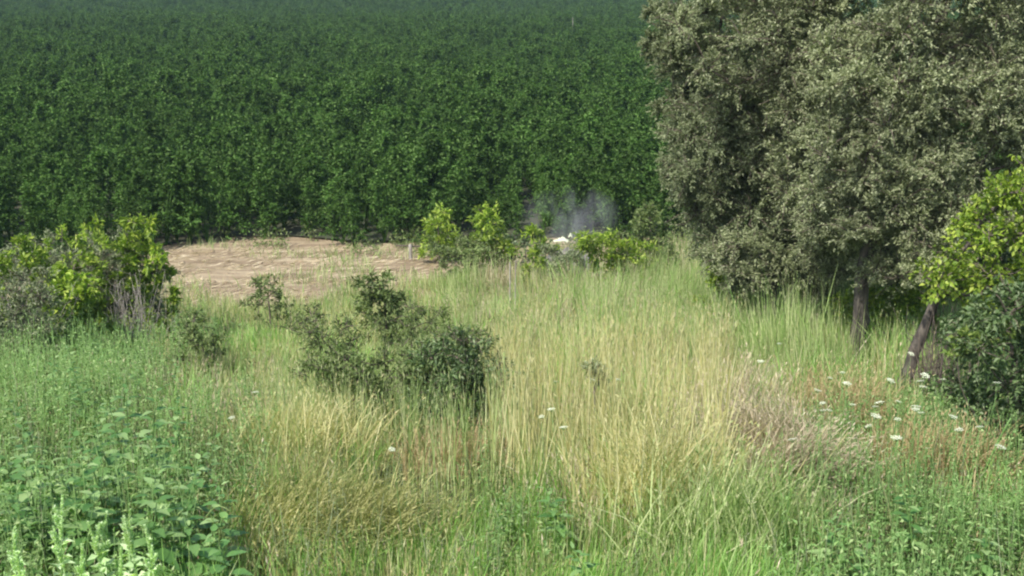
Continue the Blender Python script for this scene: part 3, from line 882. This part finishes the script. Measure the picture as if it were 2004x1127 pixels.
n = 2600
x = RNG.uniform(-12, 9, n); y = edge_y(x) + RNG.normal(.15, .32, n)
k = noise2(x, y, .9, 44) > .55; x, y = x[k], y[k]; n = len(x)
t_ = RNG.random((n, 9)); hh = RNG.uniform(.12, .42, n)
pp = np.stack([x, y, ground_z(x, y)], 1)[:, None] + np.stack([RNG.normal(0, .06, (n, 9)), RNG.normal(0, .06, (n, 9)), t_ * hh[:, None]], -1)
V, T, R = leaves(pp.reshape(-1, 3), RNG.normal(0, 1, (n * 9, 3)) + [0, 0, .4], .06, .028, RNG)
tag(link("edge_weeds", mesh_np("edge_weeds", V, T, R, M_olive)), "ragged low weeds along the foot of the crop", "weeds", kind="stuff")
# straw litter lying on the dirt
n = 12000
x = RNG.uniform(-11, 6, n); y = RNG.uniform(15.5, 24.5, n)
P = np.stack([x, y, ground_z(x, y) + .03], 1)
k = noise2(x, y, .7, 2) > .35
P = P[k]; n = len(P)
a_ = RNG.normal(0, .5, n)
D = np.stack([np.cos(a_), np.sin(a_), RNG.uniform(0, .3, n)], 1)
V, T, R = leaves(P, D, RNG.uniform(.08, .3, n), .016, RNG, .3)
tag(link("straw_litter", mesh_np("straw_litter", V, T, R, M_pale)), "loose dry straw lying on the bare dirt", "straw", kind="stuff")
nc = 2600
x = RNG.uniform(-11, 7, nc); y = RNG.uniform(16.5, 24.6, nc)
k = RNG.random(nc) < .15 + noise2(x, y, .9, 12) ** 2; x, y = x[k], y[k]; nc = len(x)
sz = .018 + .05 * RNG.random(nc) ** 3
oc = np.array([(1, 0, 0), (0, 1, 0), (-1, 0, 0), (0, -1, 0), (0, 0, .8), (.6, .6, .35), (-.6, .5, .4)])
Vc = oc[None] * sz[:, None, None] * RNG.uniform(.6, 1.3, (nc, 7, 3)) + np.stack([x, y, ground_z(x, y) + .02], 1)[:, None]
tc_ = np.array([(0, 5, 4), (5, 1, 4), (1, 6, 4), (6, 2, 4), (2, 3, 4), (3, 0, 4), (0, 1, 5), (1, 2, 6)])
Tc = (np.arange(nc)[:, None, None] * 7 + tc_[None]).reshape(-1, 3)
tag(link("dirt_clods", mesh_np("dirt_clods", Vc.reshape(-1, 3), Tc, None, MATS["dry_dirt"])), "small clods and stones scattered over the bare dirt", "clods", kind="stuff")
# ragged low tufts on the dirt and at the crop's foot
n = 26000
x = RNG.uniform(-11, 6, n); y = 16.0 + 8.6 * RNG.random(n) ** 1.5
k = (noise2(x, y, .9, 31) > .52 + .02 * (y - 16)); x, y = x[k], y[k]; n = len(x)
P = np.stack([x, y, ground_z(x, y)], 1)
V, T, R, _, _ = blades(P, RNG.uniform(.06, .30, n), .011, RNG.normal(0, .08, (n, 2)), RNG)
tag(link("low_tufts", mesh_np("low_tufts", V, T, R, M_yel)), "ragged low grass tufts dotting the bare dirt", "grass", kind="stuff")

# pale heap of dead grass, flattened
def screen_stalks(name, label, px0, px1, Y0, Y1, n, h, mat, seed):
    r = np.random.default_rng(seed)
    y = r.uniform(Y0, Y1, n); px_ = r.uniform(px0, px1, n)
    x = (px_ - 1002) / F * y * 1.06
    P = np.stack([x, y, ground_z(x, y)], 1)
    H = h * r.uniform(.6, 1.15, n)
    V, T, R, tip, td = blades(P, H, .005 * r.uniform(.7, 1.4, n), r.normal(0, .09, (n, 2)) * H[:, None], r, .5)
    V, T, R = join([(V, T, R), leaves(tip - td * .02, td, .05, .007, r)])
    return tag(link(name, mesh_np(name, V, T, R, mat)), label, "grass", kind="stuff")

def heap(label, px_, py_, rad, n, mat, seed, hgt, wind):
    r = np.random.default_rng(seed)
    c = at(px_, py_, hgt * .6)
    x = c[0] + r.normal(0, rad, n); y = c[1] + r.normal(0, rad * .8, n)
    P = np.stack([x, y, ground_z(x, y) + r.uniform(0, hgt * .3, n)], 1)
    H = hgt * r.uniform(.5, 1.2, n)
    ln = np.array(wind) * H[:, None] + r.normal(0, .35, (n, 2)) * H[:, None]
    V, T, R, tip, td = blades(P, H, .006 * r.uniform(.6, 1.5, n), ln, r, .4)
    V2 = leaves(tip, td + r.normal(0, .15, (n, 3)), .035, .007, r)
    V, T, R = join([(V, T, R), V2])
    base = np.array([c[0], c[1], float(ground_z(c[0], c[1]))])
    return tag(link("grass_tussock", mesh_np("grass_tussock", V - base, T, R, mat), None, base), label, "tussock")
heap("pale pinkish heap of collapsed dead grass right of the straw stalks", 1485, 850, .2, 1500, M_pale, 91, .48, (-.45, -.35))
heap("pale grey-brown dead tussock trailing down right of the collapsed heap", 1545, 895, .14, 700, M_pale, 92, .4, (.5, -.2))
heap("orange-brown dried tussock near the dark border bush", 1830, 885, .22, 800, M_red, 93, .36, (.1, -.1))
heap("rusty dried tussock behind the white flower heads", 1640, 800, .24, 700, M_red, 94, .45, (.1, 0))
heap("golden tussock leaning left in the centre-left meadow", 640, 990, .3, 1500, M_brown, 95, .36, (.45, -.4))
heap("tall golden tussock left of the dark rounded shrub", 590, 850, .3, 900, M_straw, 96, .45, (.1, -.05))
heap("upright straw tussock standing tallest near the bottom of the bank", 1290, 920, .2, 700, M_straw, 97, .62, (.02, -.02))
heap("yellow-green tussock right of the upright straw tussock", 1400, 1000, .26, 700, M_yel, 98, .5, (.05, -.05))
heap("russet dry tussock below the dark rounded shrub", 900, 890, .2, 600, M_red, 99, .33, (0, -.1))

screen_stalks("thin_stalks", "sparse thin pale stalks standing in front of the dark rounded shrub", 790, 1040, 7.2, 9.0, 230, .72, M_yel, 500)
screen_stalks("thin_stalks", "thin yellow-green stalks standing around the olive shrub", 540, 900, 8.6, 12.0, 1300, .62, M_yel, 501)
screen_stalks("thin_stalks", "thin golden stalks at the ragged lower edge of the dirt", 300, 760, 13.5, 18.5, 1500, .45, M_straw, 502)
screen_stalks("tall_stalks", "tall pale vertical stalks filling the centre of the meadow", 960, 1420, 7.0, 12.0, 1800, .95, M_straw, 503)
# ------------------------------------------------------------------ weeds one can tell apart
def big_leaf(seed, L=1.0, W=.55, tone=.5):
    r = np.random.default_rng(seed)
    ts = [0, .14, .3, .48, .66, .84, 1.0]
    ws = [.04, .72, 1.0, .92, .66, .34, 0]
    V = []; T = []
    bend = r.uniform(.15, .4)
    for i_, (t, w) in enumerate(zip(ts, ws)):
        z = -bend * t * t
        j = 1 + (.14 if i_ % 2 else -.06)
        V += [(-w * W / 2 * j, t * L, z + .10 * w * W), (0, t * L, z), (w * W / 2 * j, t * L, z + .10 * w * W)]
    for i_ in range(len(ts) - 1):
        a = i_ * 3
        for s in (0, 1):
            T += [(a + s, a + s + 1, a + s + 4), (a + s, a + s + 4, a + s + 3)]
    V = np.array(V)
    return mesh_np("leaf", V, np.array(T), np.full(len(V), tone), M_nettle)
LEAF = [big_leaf(s, 1, w, q / 7) for q, (s, w) in enumerate(((1, .55), (2, .40), (3, .6), (4, .42), (5, .50), (6, .36), (7, .47), (8, .56)))]

def stem_mesh(h, r0, bend, sides=5, mat=None):
    t = np.linspace(0, 1, 5)
    C = np.stack([bend[0] * t ** 2, bend[1] * t ** 2, h * t], 1)
    V, T, R = tubes(C[None], (r0 * (1 - .65 * t))[None], sides)
    return mesh_np("stem", V, T, R, mat or M_stem, True), C

def nettle(label, px_, py_, h, leaf_l, pairs, seed):
    """broad-leaved weed whose top shows at this place"""
    r = random.Random(seed)
    c = at(px_, py_, h)
    b = np.array([c[0], c[1], float(ground_z(c[0], c[1]))])
    root = thing("broadleaf_weed", b, label, "weed", "broad-leaved weeds on the near bank")
    bend = (r.uniform(-.1, .1), r.uniform(-.1, .05))
    m, C = stem_mesh(h, .006, bend)
    link("stem", m, root)
    for k in range(pairs):
        t = .25 + .75 * (k + 1) / pairs
        p = Vector((bend[0] * t * t, bend[1] * t * t, h * t))
        s = leaf_l * 1.15 * (1.1 - .75 * max(0, t - .35) / .65) * r.uniform(.85, 1.15)
        for side in (0, 1):
            o = link("leaf", LEAF[r.randrange(8)], root)
            rz = (k % 2) * math.pi / 2 + side * math.pi + r.uniform(-.35, .35) + seed
            tilt = r.uniform(-.15, .35) + (t - .6) * .7
            o.matrix_local = Matrix.Translation(p) @ Matrix.Rotation(rz, 4, 'Z') @ Matrix.Translation((0, .012, 0)) @ Matrix.Rotation(tilt, 4, 'X') @ Matrix.Scale(s, 4)
    return root
NET = [
    (240, 785, .75, .14, "tall pointed leafy weed rising highest from the left weed bed"),
    (300, 850, .7, .15, "leafy weed just right of and below the tallest pointed one"),
    (205, 900, .62, .16, "large-leaved weed with one broad pale hanging leaf"),
    (270, 925, .62, .15, "star-shaped weed rosette in the middle of the left bed"),
    (350, 905, .6, .15, "weed with outstretched leaves at the right side of the left bed"),
    (160, 960, .55, .16, "broad-leaved weed above the pale flower spikes, left one"),
    (285, 985, .55, .18, "broad-leaved weed with large drooping leaves above the pale spikes"),
    (380, 1000, .5, .16, "broad-leaved weed at the lower right corner of the left bed"),
    (70, 905, .62, .14, "leafy weed near the left border, middle height"),
    (45, 965, .5, .15, "dark leafy weed close to the left border above the spikes"),
    (120, 850, .68, .12, "small-leaved upright weed left of the tallest pointed one"),
    (30, 830, .7, .12, "upright weed cut close to the left border below the brambles"),
    (430, 950, .55, .12, "low weed where the left bed meets the golden grass"),
    (455, 1050, .45, .13, "low broad-leaved weed at the bottom beside the brown tussock"),
    (165, 720, .7, .11, "upright weed behind the bed, below the lime sapling"),
    (330, 700, .65, .10, "upright weed behind the bed, near the round herb bush"),
]
NET += [
    (90, 700, .72, .11, "tall slim weed nearest the grey bramble tangle"),
    (150, 675, .75, .11, "tall slim weed straight below the lime-leaved sapling, bushy top"),
    (240, 735, .78, .13, "tall leafy weed above the tallest pointed one, pale top"),
    (285, 760, .75, .13, "tall leafy weed between the pointed one and herb bush"),
    (60, 850, .68, .14, "broad-leaved weed above the dark one at the left border"),
    (225, 850, .7, .15, "dense leafy weed directly below the tallest pointed one"),
    (160, 890, .68, .15, "dense leafy weed left of the pale hanging leaf"),
    (60, 780, .62, .11, "upright weed by the left border under the grey bramble tangle"),
    (180, 800, .62, .11, "upright weed just left of the tallest pointed one, small leaves"),
    (120, 745, .6, .10, "slim weed between the bramble tangle and the left bed"),
    (262, 700, .6, .10, "slim weed below the leafless greyish shrub"),
    (205, 672, .6, .10, "highest reaching slim weed directly below the lime-leaved sapling"),
    (395, 850, .55, .11, "slim weed where the left bed touches the golden grass"),
    (340, 785, .6, .11, "upright weed right of the tallest pointed one, same height"),
    (20, 890, .55, .13, "broad-leaved weed cut by the left border, middle height"),
    (110, 905, .55, .14, "leafy weed left of the one with a broad pale leaf"),
]
for k, (a, b_, h, l, lab) in enumerate(NET):
    nettle(lab, a, b_, h, l, 9, 100 + k)
NET2 = [
    (1160, 1065, .4, .12, "silvery-green leafy weed at the bottom left of the straw tussock"),
    (1100, 950, .45, .10, "bluish green leafy weed above the near grass centre"),
    (1620, 1010, .45, .11, "leafy weed left in the lower right green bed"),
    (1800, 960, .5, .11, "leafy weed at the top of the lower right green bed"),
    (1930, 1020, .45, .11, "leafy weed at the right end of the lower right green bed"),
    (1700, 1080, .4, .11, "leafy weed lowest in the lower right green bed"),
]
for k, (a, b_, h, l, lab) in enumerate(NET2):
    nettle(lab, a, b_, h, l, 8, 200 + k)

# pale flowering spikes at the lower left corner
def spike(label, px_, py_, h, sl, seed):
    h += .12
    r = np.random.default_rng(seed)
    c = at(px_, py_, h)
    b = np.array([c[0], c[1], float(ground_z(c[0], c[1]))])
    root = thing("spiked_weed", b, label, "weed", "pale spiked weeds at the lower left corner")
    bend = (r.uniform(-.08, .08), r.uniform(-.05, .05))
    m, C = stem_mesh(h, .005, bend, mat=M_spike)
    link("stem", m, root)
    n = 260
    t = 1 - (sl / h) * r.random(n)
    a = r.uniform(0, 6.28, n)
    wv = .4 + .6 * np.clip((1 - t) / (sl / h), 0, 1)
    P = np.stack([bend[0] * t ** 2, bend[1] * t ** 2, h * t], 1)
    D = np.stack([np.cos(a), np.sin(a), np.full(n, .9)], 1)
    V, T, R = leaves(P, D, .013 * wv + .004, .008, r)
    link("flower_spike", mesh_np("flower_spike", V, T, R, M_spike), root)
    # side spikes
    parts = []
    for q in range(4):
        aa = r.uniform(0, 6.28); t0 = r.uniform(.6, .85)
        s0 = np.array([bend[0] * t0 ** 2, bend[1] * t0 ** 2, h * t0]); L_ = sl * r.uniform(.35, .6)
        e0 = s0 + np.array([math.cos(aa) * .35, math.sin(aa) * .35, .9]) * L_
        u = r.random(60)[:, None]; pp = s0 * (1 - u) + e0 * u
        a2 = r.uniform(0, 6.28, 60)
        parts.append(leaves(pp, np.stack([np.cos(a2), np.sin(a2), np.full(60, .8)], 1), .016, .009, r))
    V, T, R = join(parts)
    link("side_spikes", mesh_np("side_spikes", V, T, R, M_spike), root)
    n = 34
    t = r.random(n) * (1 - sl / h) * .95 + .05
    a = r.uniform(0, 6.28, n)
    P = np.stack([bend[0] * t ** 2, bend[1] * t ** 2, h * t], 1)
    D = np.stack([np.cos(a), np.sin(a), r.uniform(-.1, .8, n)], 1)
    V, T, R = leaves(P, D, .085 * (1.15 - t * .7), .032, r, .2, 1.2, .2)
    link("foliage", mesh_np("foliage", V, T, R, M_spike), root)
SPK = [(15, 1035, .5, .16), (45, 1075, .45, .15), (100, 975, .6, .2), (128, 1030, .5, .16), (190, 1005, .52, .17), (207, 1020, .5, .16),
       (240, 1000, .55, .18), (268, 1003, .55, .2), (308, 1030, .5, .15), (150, 1075, .42, .12), (290, 1080, .42, .13), (225, 1075, .42, .13)]
_o = ["first", "second", "third", "fourth", "fifth", "sixth", "seventh", "eighth", "ninth", "tenth", "eleventh", "last"]
for k, (a, b_, h, s) in enumerate(sorted(SPK)):
    spike(f"pale green flowering weed spike, {_o[k]} from the left in the lower left cluster", a, b_, h, s, 300 + k)

# ------------------------------------------------------------------ wild carrot flowers
def umbel_mesh(seed, R_):
    r = np.random.default_rng(seed)
    parts = []
    n = 22
    for k in range(n):
        rr = R_ * math.sqrt((k + .5) / n); a = k * 2.4
        c = np.array([rr * math.cos(a), rr * math.sin(a), -.16 * rr * rr / R_ + r.normal(0, .002)])
        m = 7; aa = np.arange(m) * 6.283 / m; q = R_ * .17 * r.uniform(.8, 1.15)
        V = np.concatenate([[c + [0, 0, q * .45]], np.stack([c[0] + q * np.cos(aa), c[1] + q * np.sin(aa), np.full(m, c[2])], 1)])
        T = np.array([(0, 1 + i_, 1 + (i_ + 1) % m) for i_ in range(m)])
        parts.append((V, T, np.full(len(V), r.random())))
    V, T, R = join(parts)
    fl = mesh_np("flower_head", V, T, R, M_white)
    rays = []
    for k in range(9):
        a = k * .7; e = np.array([math.cos(a) * R_ * .8, math.sin(a) * R_ * .8, -R_ * .12])
        rays.append(np.array([[0, 0, -R_ * .9], e * .45 + [0, 0, -R_ * .5], e]))
    V, T, R = tubes(np.array(rays), np.tile([.0012, .001, .0008], (9, 1)), 3)
    return fl, mesh_np("rays", V, T, R, M_stem)
UMB = [umbel_mesh(400 + k, r_) for k, r_ in enumerate((.018, .023, .028))]
def carrot(label, px_, py_, h, u, flat=True):
    c = at(px_, py_, h)
    gz = float(ground_z(c[0], c[1]))
    root = thing("wild_carrot_flower", (c[0], c[1], gz), label, "flower", "wild carrot flowers in the meadow")
    fl, ry = UMB[u]
    bend = (random.uniform(-.06, .06), random.uniform(-.04, .04))
    m, C = stem_mesh(h - .03, .0028, bend, 4)
    link("stem", m, root)
    tilt = (random.uniform(-.35, .35), random.uniform(-.3, .3), random.uniform(0, 6))
    for nm, me in (("flower_head", fl), ("rays", ry)):
        o = link(nm, me, root)
        o.location = (bend[0], bend[1], h)
        o.rotation_euler = tilt
CAR = [
    (1098, 798, 1, "white flower head topmost of the trio in the central straw grass"),
    (1068, 820, 0, "white flower head at lower left of the central trio"),
    (1123, 834, 1, "white flower head at lower right of the central trio"),
    (1080, 746, 0, "single white flower head left of the grey-leaved sprig above the central trio"),
    (1148, 740, 0, "faint white flower head touching the left side of the grey sprig"),
    (1192, 738, 0, "white flower head touching the right side of the grey sprig"),
    (512, 767, 1, "lone cream flower head above the golden tussock"),
    (436, 815, 0, "lone white flower head between the weed bed and golden grass"),
    (785, 881, 0, "lone pale flower head right of the golden tussock"),
    (1742, 858, 2, "large white flower head lowest of the right meadow flowers"),
    (1768, 689, 1, "white flower head just below the leaning trunk"),
    (1534, 674, 0, "small white flower head alone high in the yellow-green grass"),
    (1498, 706, 1, "white flower head of a close pair above the rusty tussock"),
    (1785, 793, 2, "bright round white flower head left of the dark border bush"),
    (1954, 876, 2, "white flower head against the dark border bush, lowest there"),
    (1945, 745, 1, "white flower head against the dark border bush, topmost there"),
]
shared = "flat white flower head in the loose drift of flowers by the border bush"
for a, b_ in [(1650, 750), (1612, 762), (1636, 738), (1660, 727), (1595, 791), (1604, 803), (1628, 806), (1672, 791), (1692, 792), (1725, 791),
              (1750, 789), (1748, 741), (1790, 731), (1796, 745), (1806, 758), (1836, 741), (1762, 822), (1796, 812), (1733, 812),
              (1706, 837), (1792, 803), (1868, 812), (1925, 836), (1548, 859), (1870, 840)]:
    CAR.append((a, b_, random.randrange(3), shared))
ORD = ["first", "second", "third", "fourth", "fifth", "sixth", "seventh", "eighth", "ninth", "tenth", "eleventh", "twelfth"]
drift = [c_ for c_ in CAR if c_[3] == shared]
CAR = [c_ for c_ in CAR if c_[3] != shared]
for lo_, hi_, nm_ in ((0, 745, "topmost"), (745, 775, "second"), (775, 807, "third"), (807, 999, "lowest")):
    row_ = sorted(c_ for c_ in drift if lo_ <= c_[1] < hi_)
    for q_, c_ in enumerate(row_):
        CAR.append((c_[0], c_[1], c_[2], f"white flower head, {ORD[q_]} from left in the {nm_} row of the meadow's right drift"))
for a, b_, u, lab in CAR:
    carrot(lab, a, b_, .78 if a > 1400 else .7, u)

# ------------------------------------------------------------------ single stalks
def stalk(label, p0, p1, Y, rad, mat, cat="stalk", name="dry_stalk", sag=.03):
    a, b_ = at_depth(*p0, Y), at_depth(*p1, Y - .1)
    a[2] -= .2
    t = np.linspace(0, 1, 6)[:, None]
    C = a * (1 - t) + b_ * t; C[:, 2] += sag * np.sin(t[:, 0] * math.pi)
    V, T, R = tubes((C - a)[None], (rad * np.linspace(1, .5, 6))[None], 5)
    return tag(link(name, mesh_np(name, V, T, R, mat, True), None, a), label, cat)
stalk("long pale stalk leaning right above the collapsed grass heap, left of two", (1465, 805), (1508, 738), 8.2, .004, M_straw)
stalk("long pale stalk leaning right above the collapsed grass heap, right of two", (1476, 815), (1518, 748), 8.1, .004, M_straw)
stalk("long pale stalk crossing the rusty tussock diagonally", (1510, 965), (1622, 828), 6.9, .004, M_straw)
stalk("second pale stalk crossing below the rusty tussock, steeper", (1548, 960), (1660, 845), 6.8, .0035, M_straw)
stalk("thick pale green stalk leaning beside the dark border bush", (1915, 905), (1978, 818), 7.3, .009, M_stem)
stalk("thin dry stalk left of the thick pale green one", (1865, 905), (1895, 828), 7.2, .004, M_straw)
stalk("bent yellow stem drooping from the left weed bed", (398, 935), (450, 1000), 5.6, .003, M_yel, sag=.04)
stalk("arched dark dead twig above the dark rounded shrub", (885, 655), (962, 660), 10.6, .006, M_twig, "twig", "dead_twig", sag=.16)
stalk("tall thin green stalk right of the dark rounded shrub", (1000, 890), (985, 690), 7.7, .006, M_yel, "stalk", "green_stalk")

# posts
def post(label, px_, py_top, Y, w, lean=0.0, arm=False, ground_h=0, name="wooden_stake"):
    top = at_depth(px_, py_top, Y)
    gz = float(ground_z(top[0], top[1]))
    root = thing(name, (top[0], top[1], gz), label, "post")
    h = top[2] - gz
    C = np.array([[0, 0, -.05], [lean * .3, 0, h * .5], [lean, 0, h * .97], [lean, 0, h]])
    V, T, R = tubes(C[None], np.array([[w, w * .95, w * .9, w * .5]]), 7)
    link("shaft", mesh_np("shaft", V, T, R, M_greywood), root)
    if arm:
        C = np.array([[-.28, .02, h * .93], [0, w, h * .86], [.42, .03, h * .80]])
        V, T, R = tubes(C[None], np.array([[.012, .018, .012]]), 6)
        link("rail", mesh_np("rail", V, T, R, M_twig), root)
    return root
post("short grey wooden post with a broken rail at the crop edge", 803, 478, 23.4, .035, 0, True, name="fence_post")
post("thin pale stake left of two standing at the grass top", 998, 512, 17.4, .011)
post("thin pale stake right of two standing at the grass top", 1008, 508, 17.6, .008, .01)
post("faint thin marker pole far out in the crop", 1121, 34, 92, .022)

# white sheet heap and the smoke above it
def sheet(label, px_, py_, Y, w, h, seed):
    r = np.random.default_rng(seed)
    c = at_depth(px_, py_, Y)
    gz = float(ground_z(c[0], c[1]))
    n = 12
    U, Vv = np.meshgrid(np.linspace(-1, 1, n), np.linspace(-1, 1, n))
    rr = np.sqrt(U ** 2 + Vv ** 2)
    zz = np.clip(1 - rr * .75, 0, 1) * h * r.uniform(.6, 1.1, U.shape) * (1 + .3 * (U > .2))
    P = np.stack([U.ravel() * w * (1 + r.normal(0, .12, U.size)), Vv.ravel() * w * .5, zz.ravel()], 1)
    P[:, 2] += .005
    i = np.arange(n * n).reshape(n, n)
    a, b_, cc, d = i[:-1, :-1].ravel(), i[:-1, 1:].ravel(), i[1:, 1:].ravel(), i[1:, :-1].ravel()
    T = np.concatenate([np.stack([a, b_, cc], 1), np.stack([a, cc, d], 1)])
    me = mesh_np("plastic_sheet", P, T, r.random(len(P)), M_white)
    return tag(link("plastic_sheet", me, None, (c[0], c[1], gz + max(0, c[2] - gz - h * .7))), label, "sheet"), c, gz
def mound(px_, py_, Y, w, label):
    c = at_depth(px_, py_, Y); gz = float(ground_z(c[0], c[1])); r = np.random.default_rng(8)
    h = c[2] - gz
    n = 14; m_ = 22; V = []
    for i_ in range(n):
        t = i_ / (n - 1)
        for j in range(m_):
            a = j * 6.283 / m_
            q = w * (t ** .8) * (1 + .12 * math.sin(3 * a) + r.normal(0, .05))
            V.append((q * math.cos(a), q * math.sin(a) * .6, h * (1 - t ** 1.5) * (1 + r.normal(0, .05)) - .03 * t))
    i = np.arange(n * m_).reshape(n, m_)
    a, b_ = i[:-1], i[1:]
    T = np.concatenate([np.stack([a, b_, np.roll(b_, -1, 1)], -1).reshape(-1, 3), np.stack([a, np.roll(b_, -1, 1), np.roll(a, -1, 1)], -1).reshape(-1, 3)])
    ash = bark_mat("grey_ash", (.16, .14, .14), (.36, .33, .34), 9)
    return tag(link("ash_heap", mesh_np("ash_heap", np.array(V), T, None, ash, True), None, (c[0], c[1], gz)), label, "heap")
mound(1112, 488, 22.0, .7, "smouldering grey ash heap under the smoke at the crop edge")
sheet("crumpled white sheet lying on the smoking grey heap", 1098, 466, 21.6, .12, .09, 3)
sheet("small upright white scrap right of the crumpled white sheet", 1116, 458, 21.7, .03, .09, 4)

def smoke():
    m, N, Lk = nodes_of("smoke_volume")
    N.clear()
    out = N.new("ShaderNodeOutputMaterial")
    pv = N.new("ShaderNodeVolumePrincipled")
    pv.inputs["Color"].default_value = (.82, .84, .84, 1)
    tc = N.new("ShaderNodeTexCoord")
    mp = N.new("ShaderNodeMapping"); mp.inputs["Rotation"].default_value = (0, math.radians(35), 0); mp.inputs["Scale"].default_value = (2.2, 1, .7)
    Lk.new(tc.outputs["Object"], mp.inputs[0])
    nz = N.new("ShaderNodeTexNoise"); nz.inputs["Scale"].default_value = 1.3; nz.inputs["Detail"].default_value = 3
    nz.inputs["Distortion"].default_value = .6
    Lk.new(mp.outputs[0], nz.inputs["Vector"])
    mr = N.new("ShaderNodeMapRange"); mr.inputs["From Min"].default_value = .42; mr.inputs["From Max"].default_value = .68
    mr.inputs["To Max"].default_value = .95
    Lk.new(nz.outputs["Fac"], mr.inputs["Value"])
    ln = N.new("ShaderNodeVectorMath"); ln.operation = 'LENGTH'
    sc = N.new("ShaderNodeMapping"); sc.inputs["Scale"].default_value = (1 / .95, 1 / .6, 1 / .62)
    Lk.new(tc.outputs["Object"], sc.inputs[0]); Lk.new(sc.outputs[0], ln.inputs[0])
    fa = N.new("ShaderNodeMapRange"); fa.inputs["From Min"].default_value = 1; fa.inputs["From Max"].default_value = .35
    Lk.new(ln.outputs["Value"], fa.inputs["Value"])
    mu = N.new("ShaderNodeMath"); mu.operation = 'MULTIPLY'
    Lk.new(mr.outputs[0], mu.inputs[0]); Lk.new(fa.outputs[0], mu.inputs[1])
    Lk.new(mu.outputs[0], pv.inputs["Density"])
    Lk.new(pv.outputs[0], out.inputs["Volume"])
    # squashed ball
    n, k = 10, 18; V = []
    for i_ in range(n + 1):
        ph = math.pi * i_ / n
        for j in range(k):
            th = 2 * math.pi * j / k
            V.append((.97 * math.sin(ph) * math.cos(th), .62 * math.sin(ph) * math.sin(th), .64 * math.cos(ph)))
    i = np.arange((n + 1) * k).reshape(n + 1, k)
    a, b_ = i[:-1], i[1:]
    T = np.concatenate([np.stack([a, b_, np.roll(b_, -1, 1)], -1).reshape(-1, 3), np.stack([a, np.roll(b_, -1, 1), np.roll(a, -1, 1)], -1).reshape(-1, 3)])
    c = at_depth(1118, 428, 21.9)
    tag(link("smoke", mesh_np("smoke", np.array(V), T, None, m, True), None, c), "thin grey smoke rising from the ash heap at the crop edge", "smoke", kind="stuff")
smoke()

# ------------------------------------------------------------------ haze
def haze():
    m, N, Lk = nodes_of("haze_air")
    N.clear()
    out = N.new("ShaderNodeOutputMaterial")
    pv = N.new("ShaderNodeVolumePrincipled")
    pv.inputs["Color"].default_value = (.62, .86, 1.0, 1)
    pv.inputs["Density"].default_value = .00045
    Lk.new(pv.outputs[0], out.inputs["Volume"])
    x, y0, y1, z0, z1 = 1000, -20, 1600, -1.2, 9.0
    V = np.array([(-x, y0, z0), (x, y0, z0), (x, y1, z0), (-x, y1, z0), (-x, y0, z1), (x, y0, z1), (x, y1, z1), (-x, y1, z1)], float)
    T = np.array([(0, 2, 1), (0, 3, 2), (4, 5, 6), (4, 6, 7), (0, 1, 5), (0, 5, 4), (1, 2, 6), (1, 6, 5), (2, 3, 7), (2, 7, 6), (3, 0, 4), (3, 4, 7)])
    tag(link("haze", mesh_np("haze", V, T, None, m)), "pale blue summer haze over the far crop", "haze", kind="stuff")
haze()
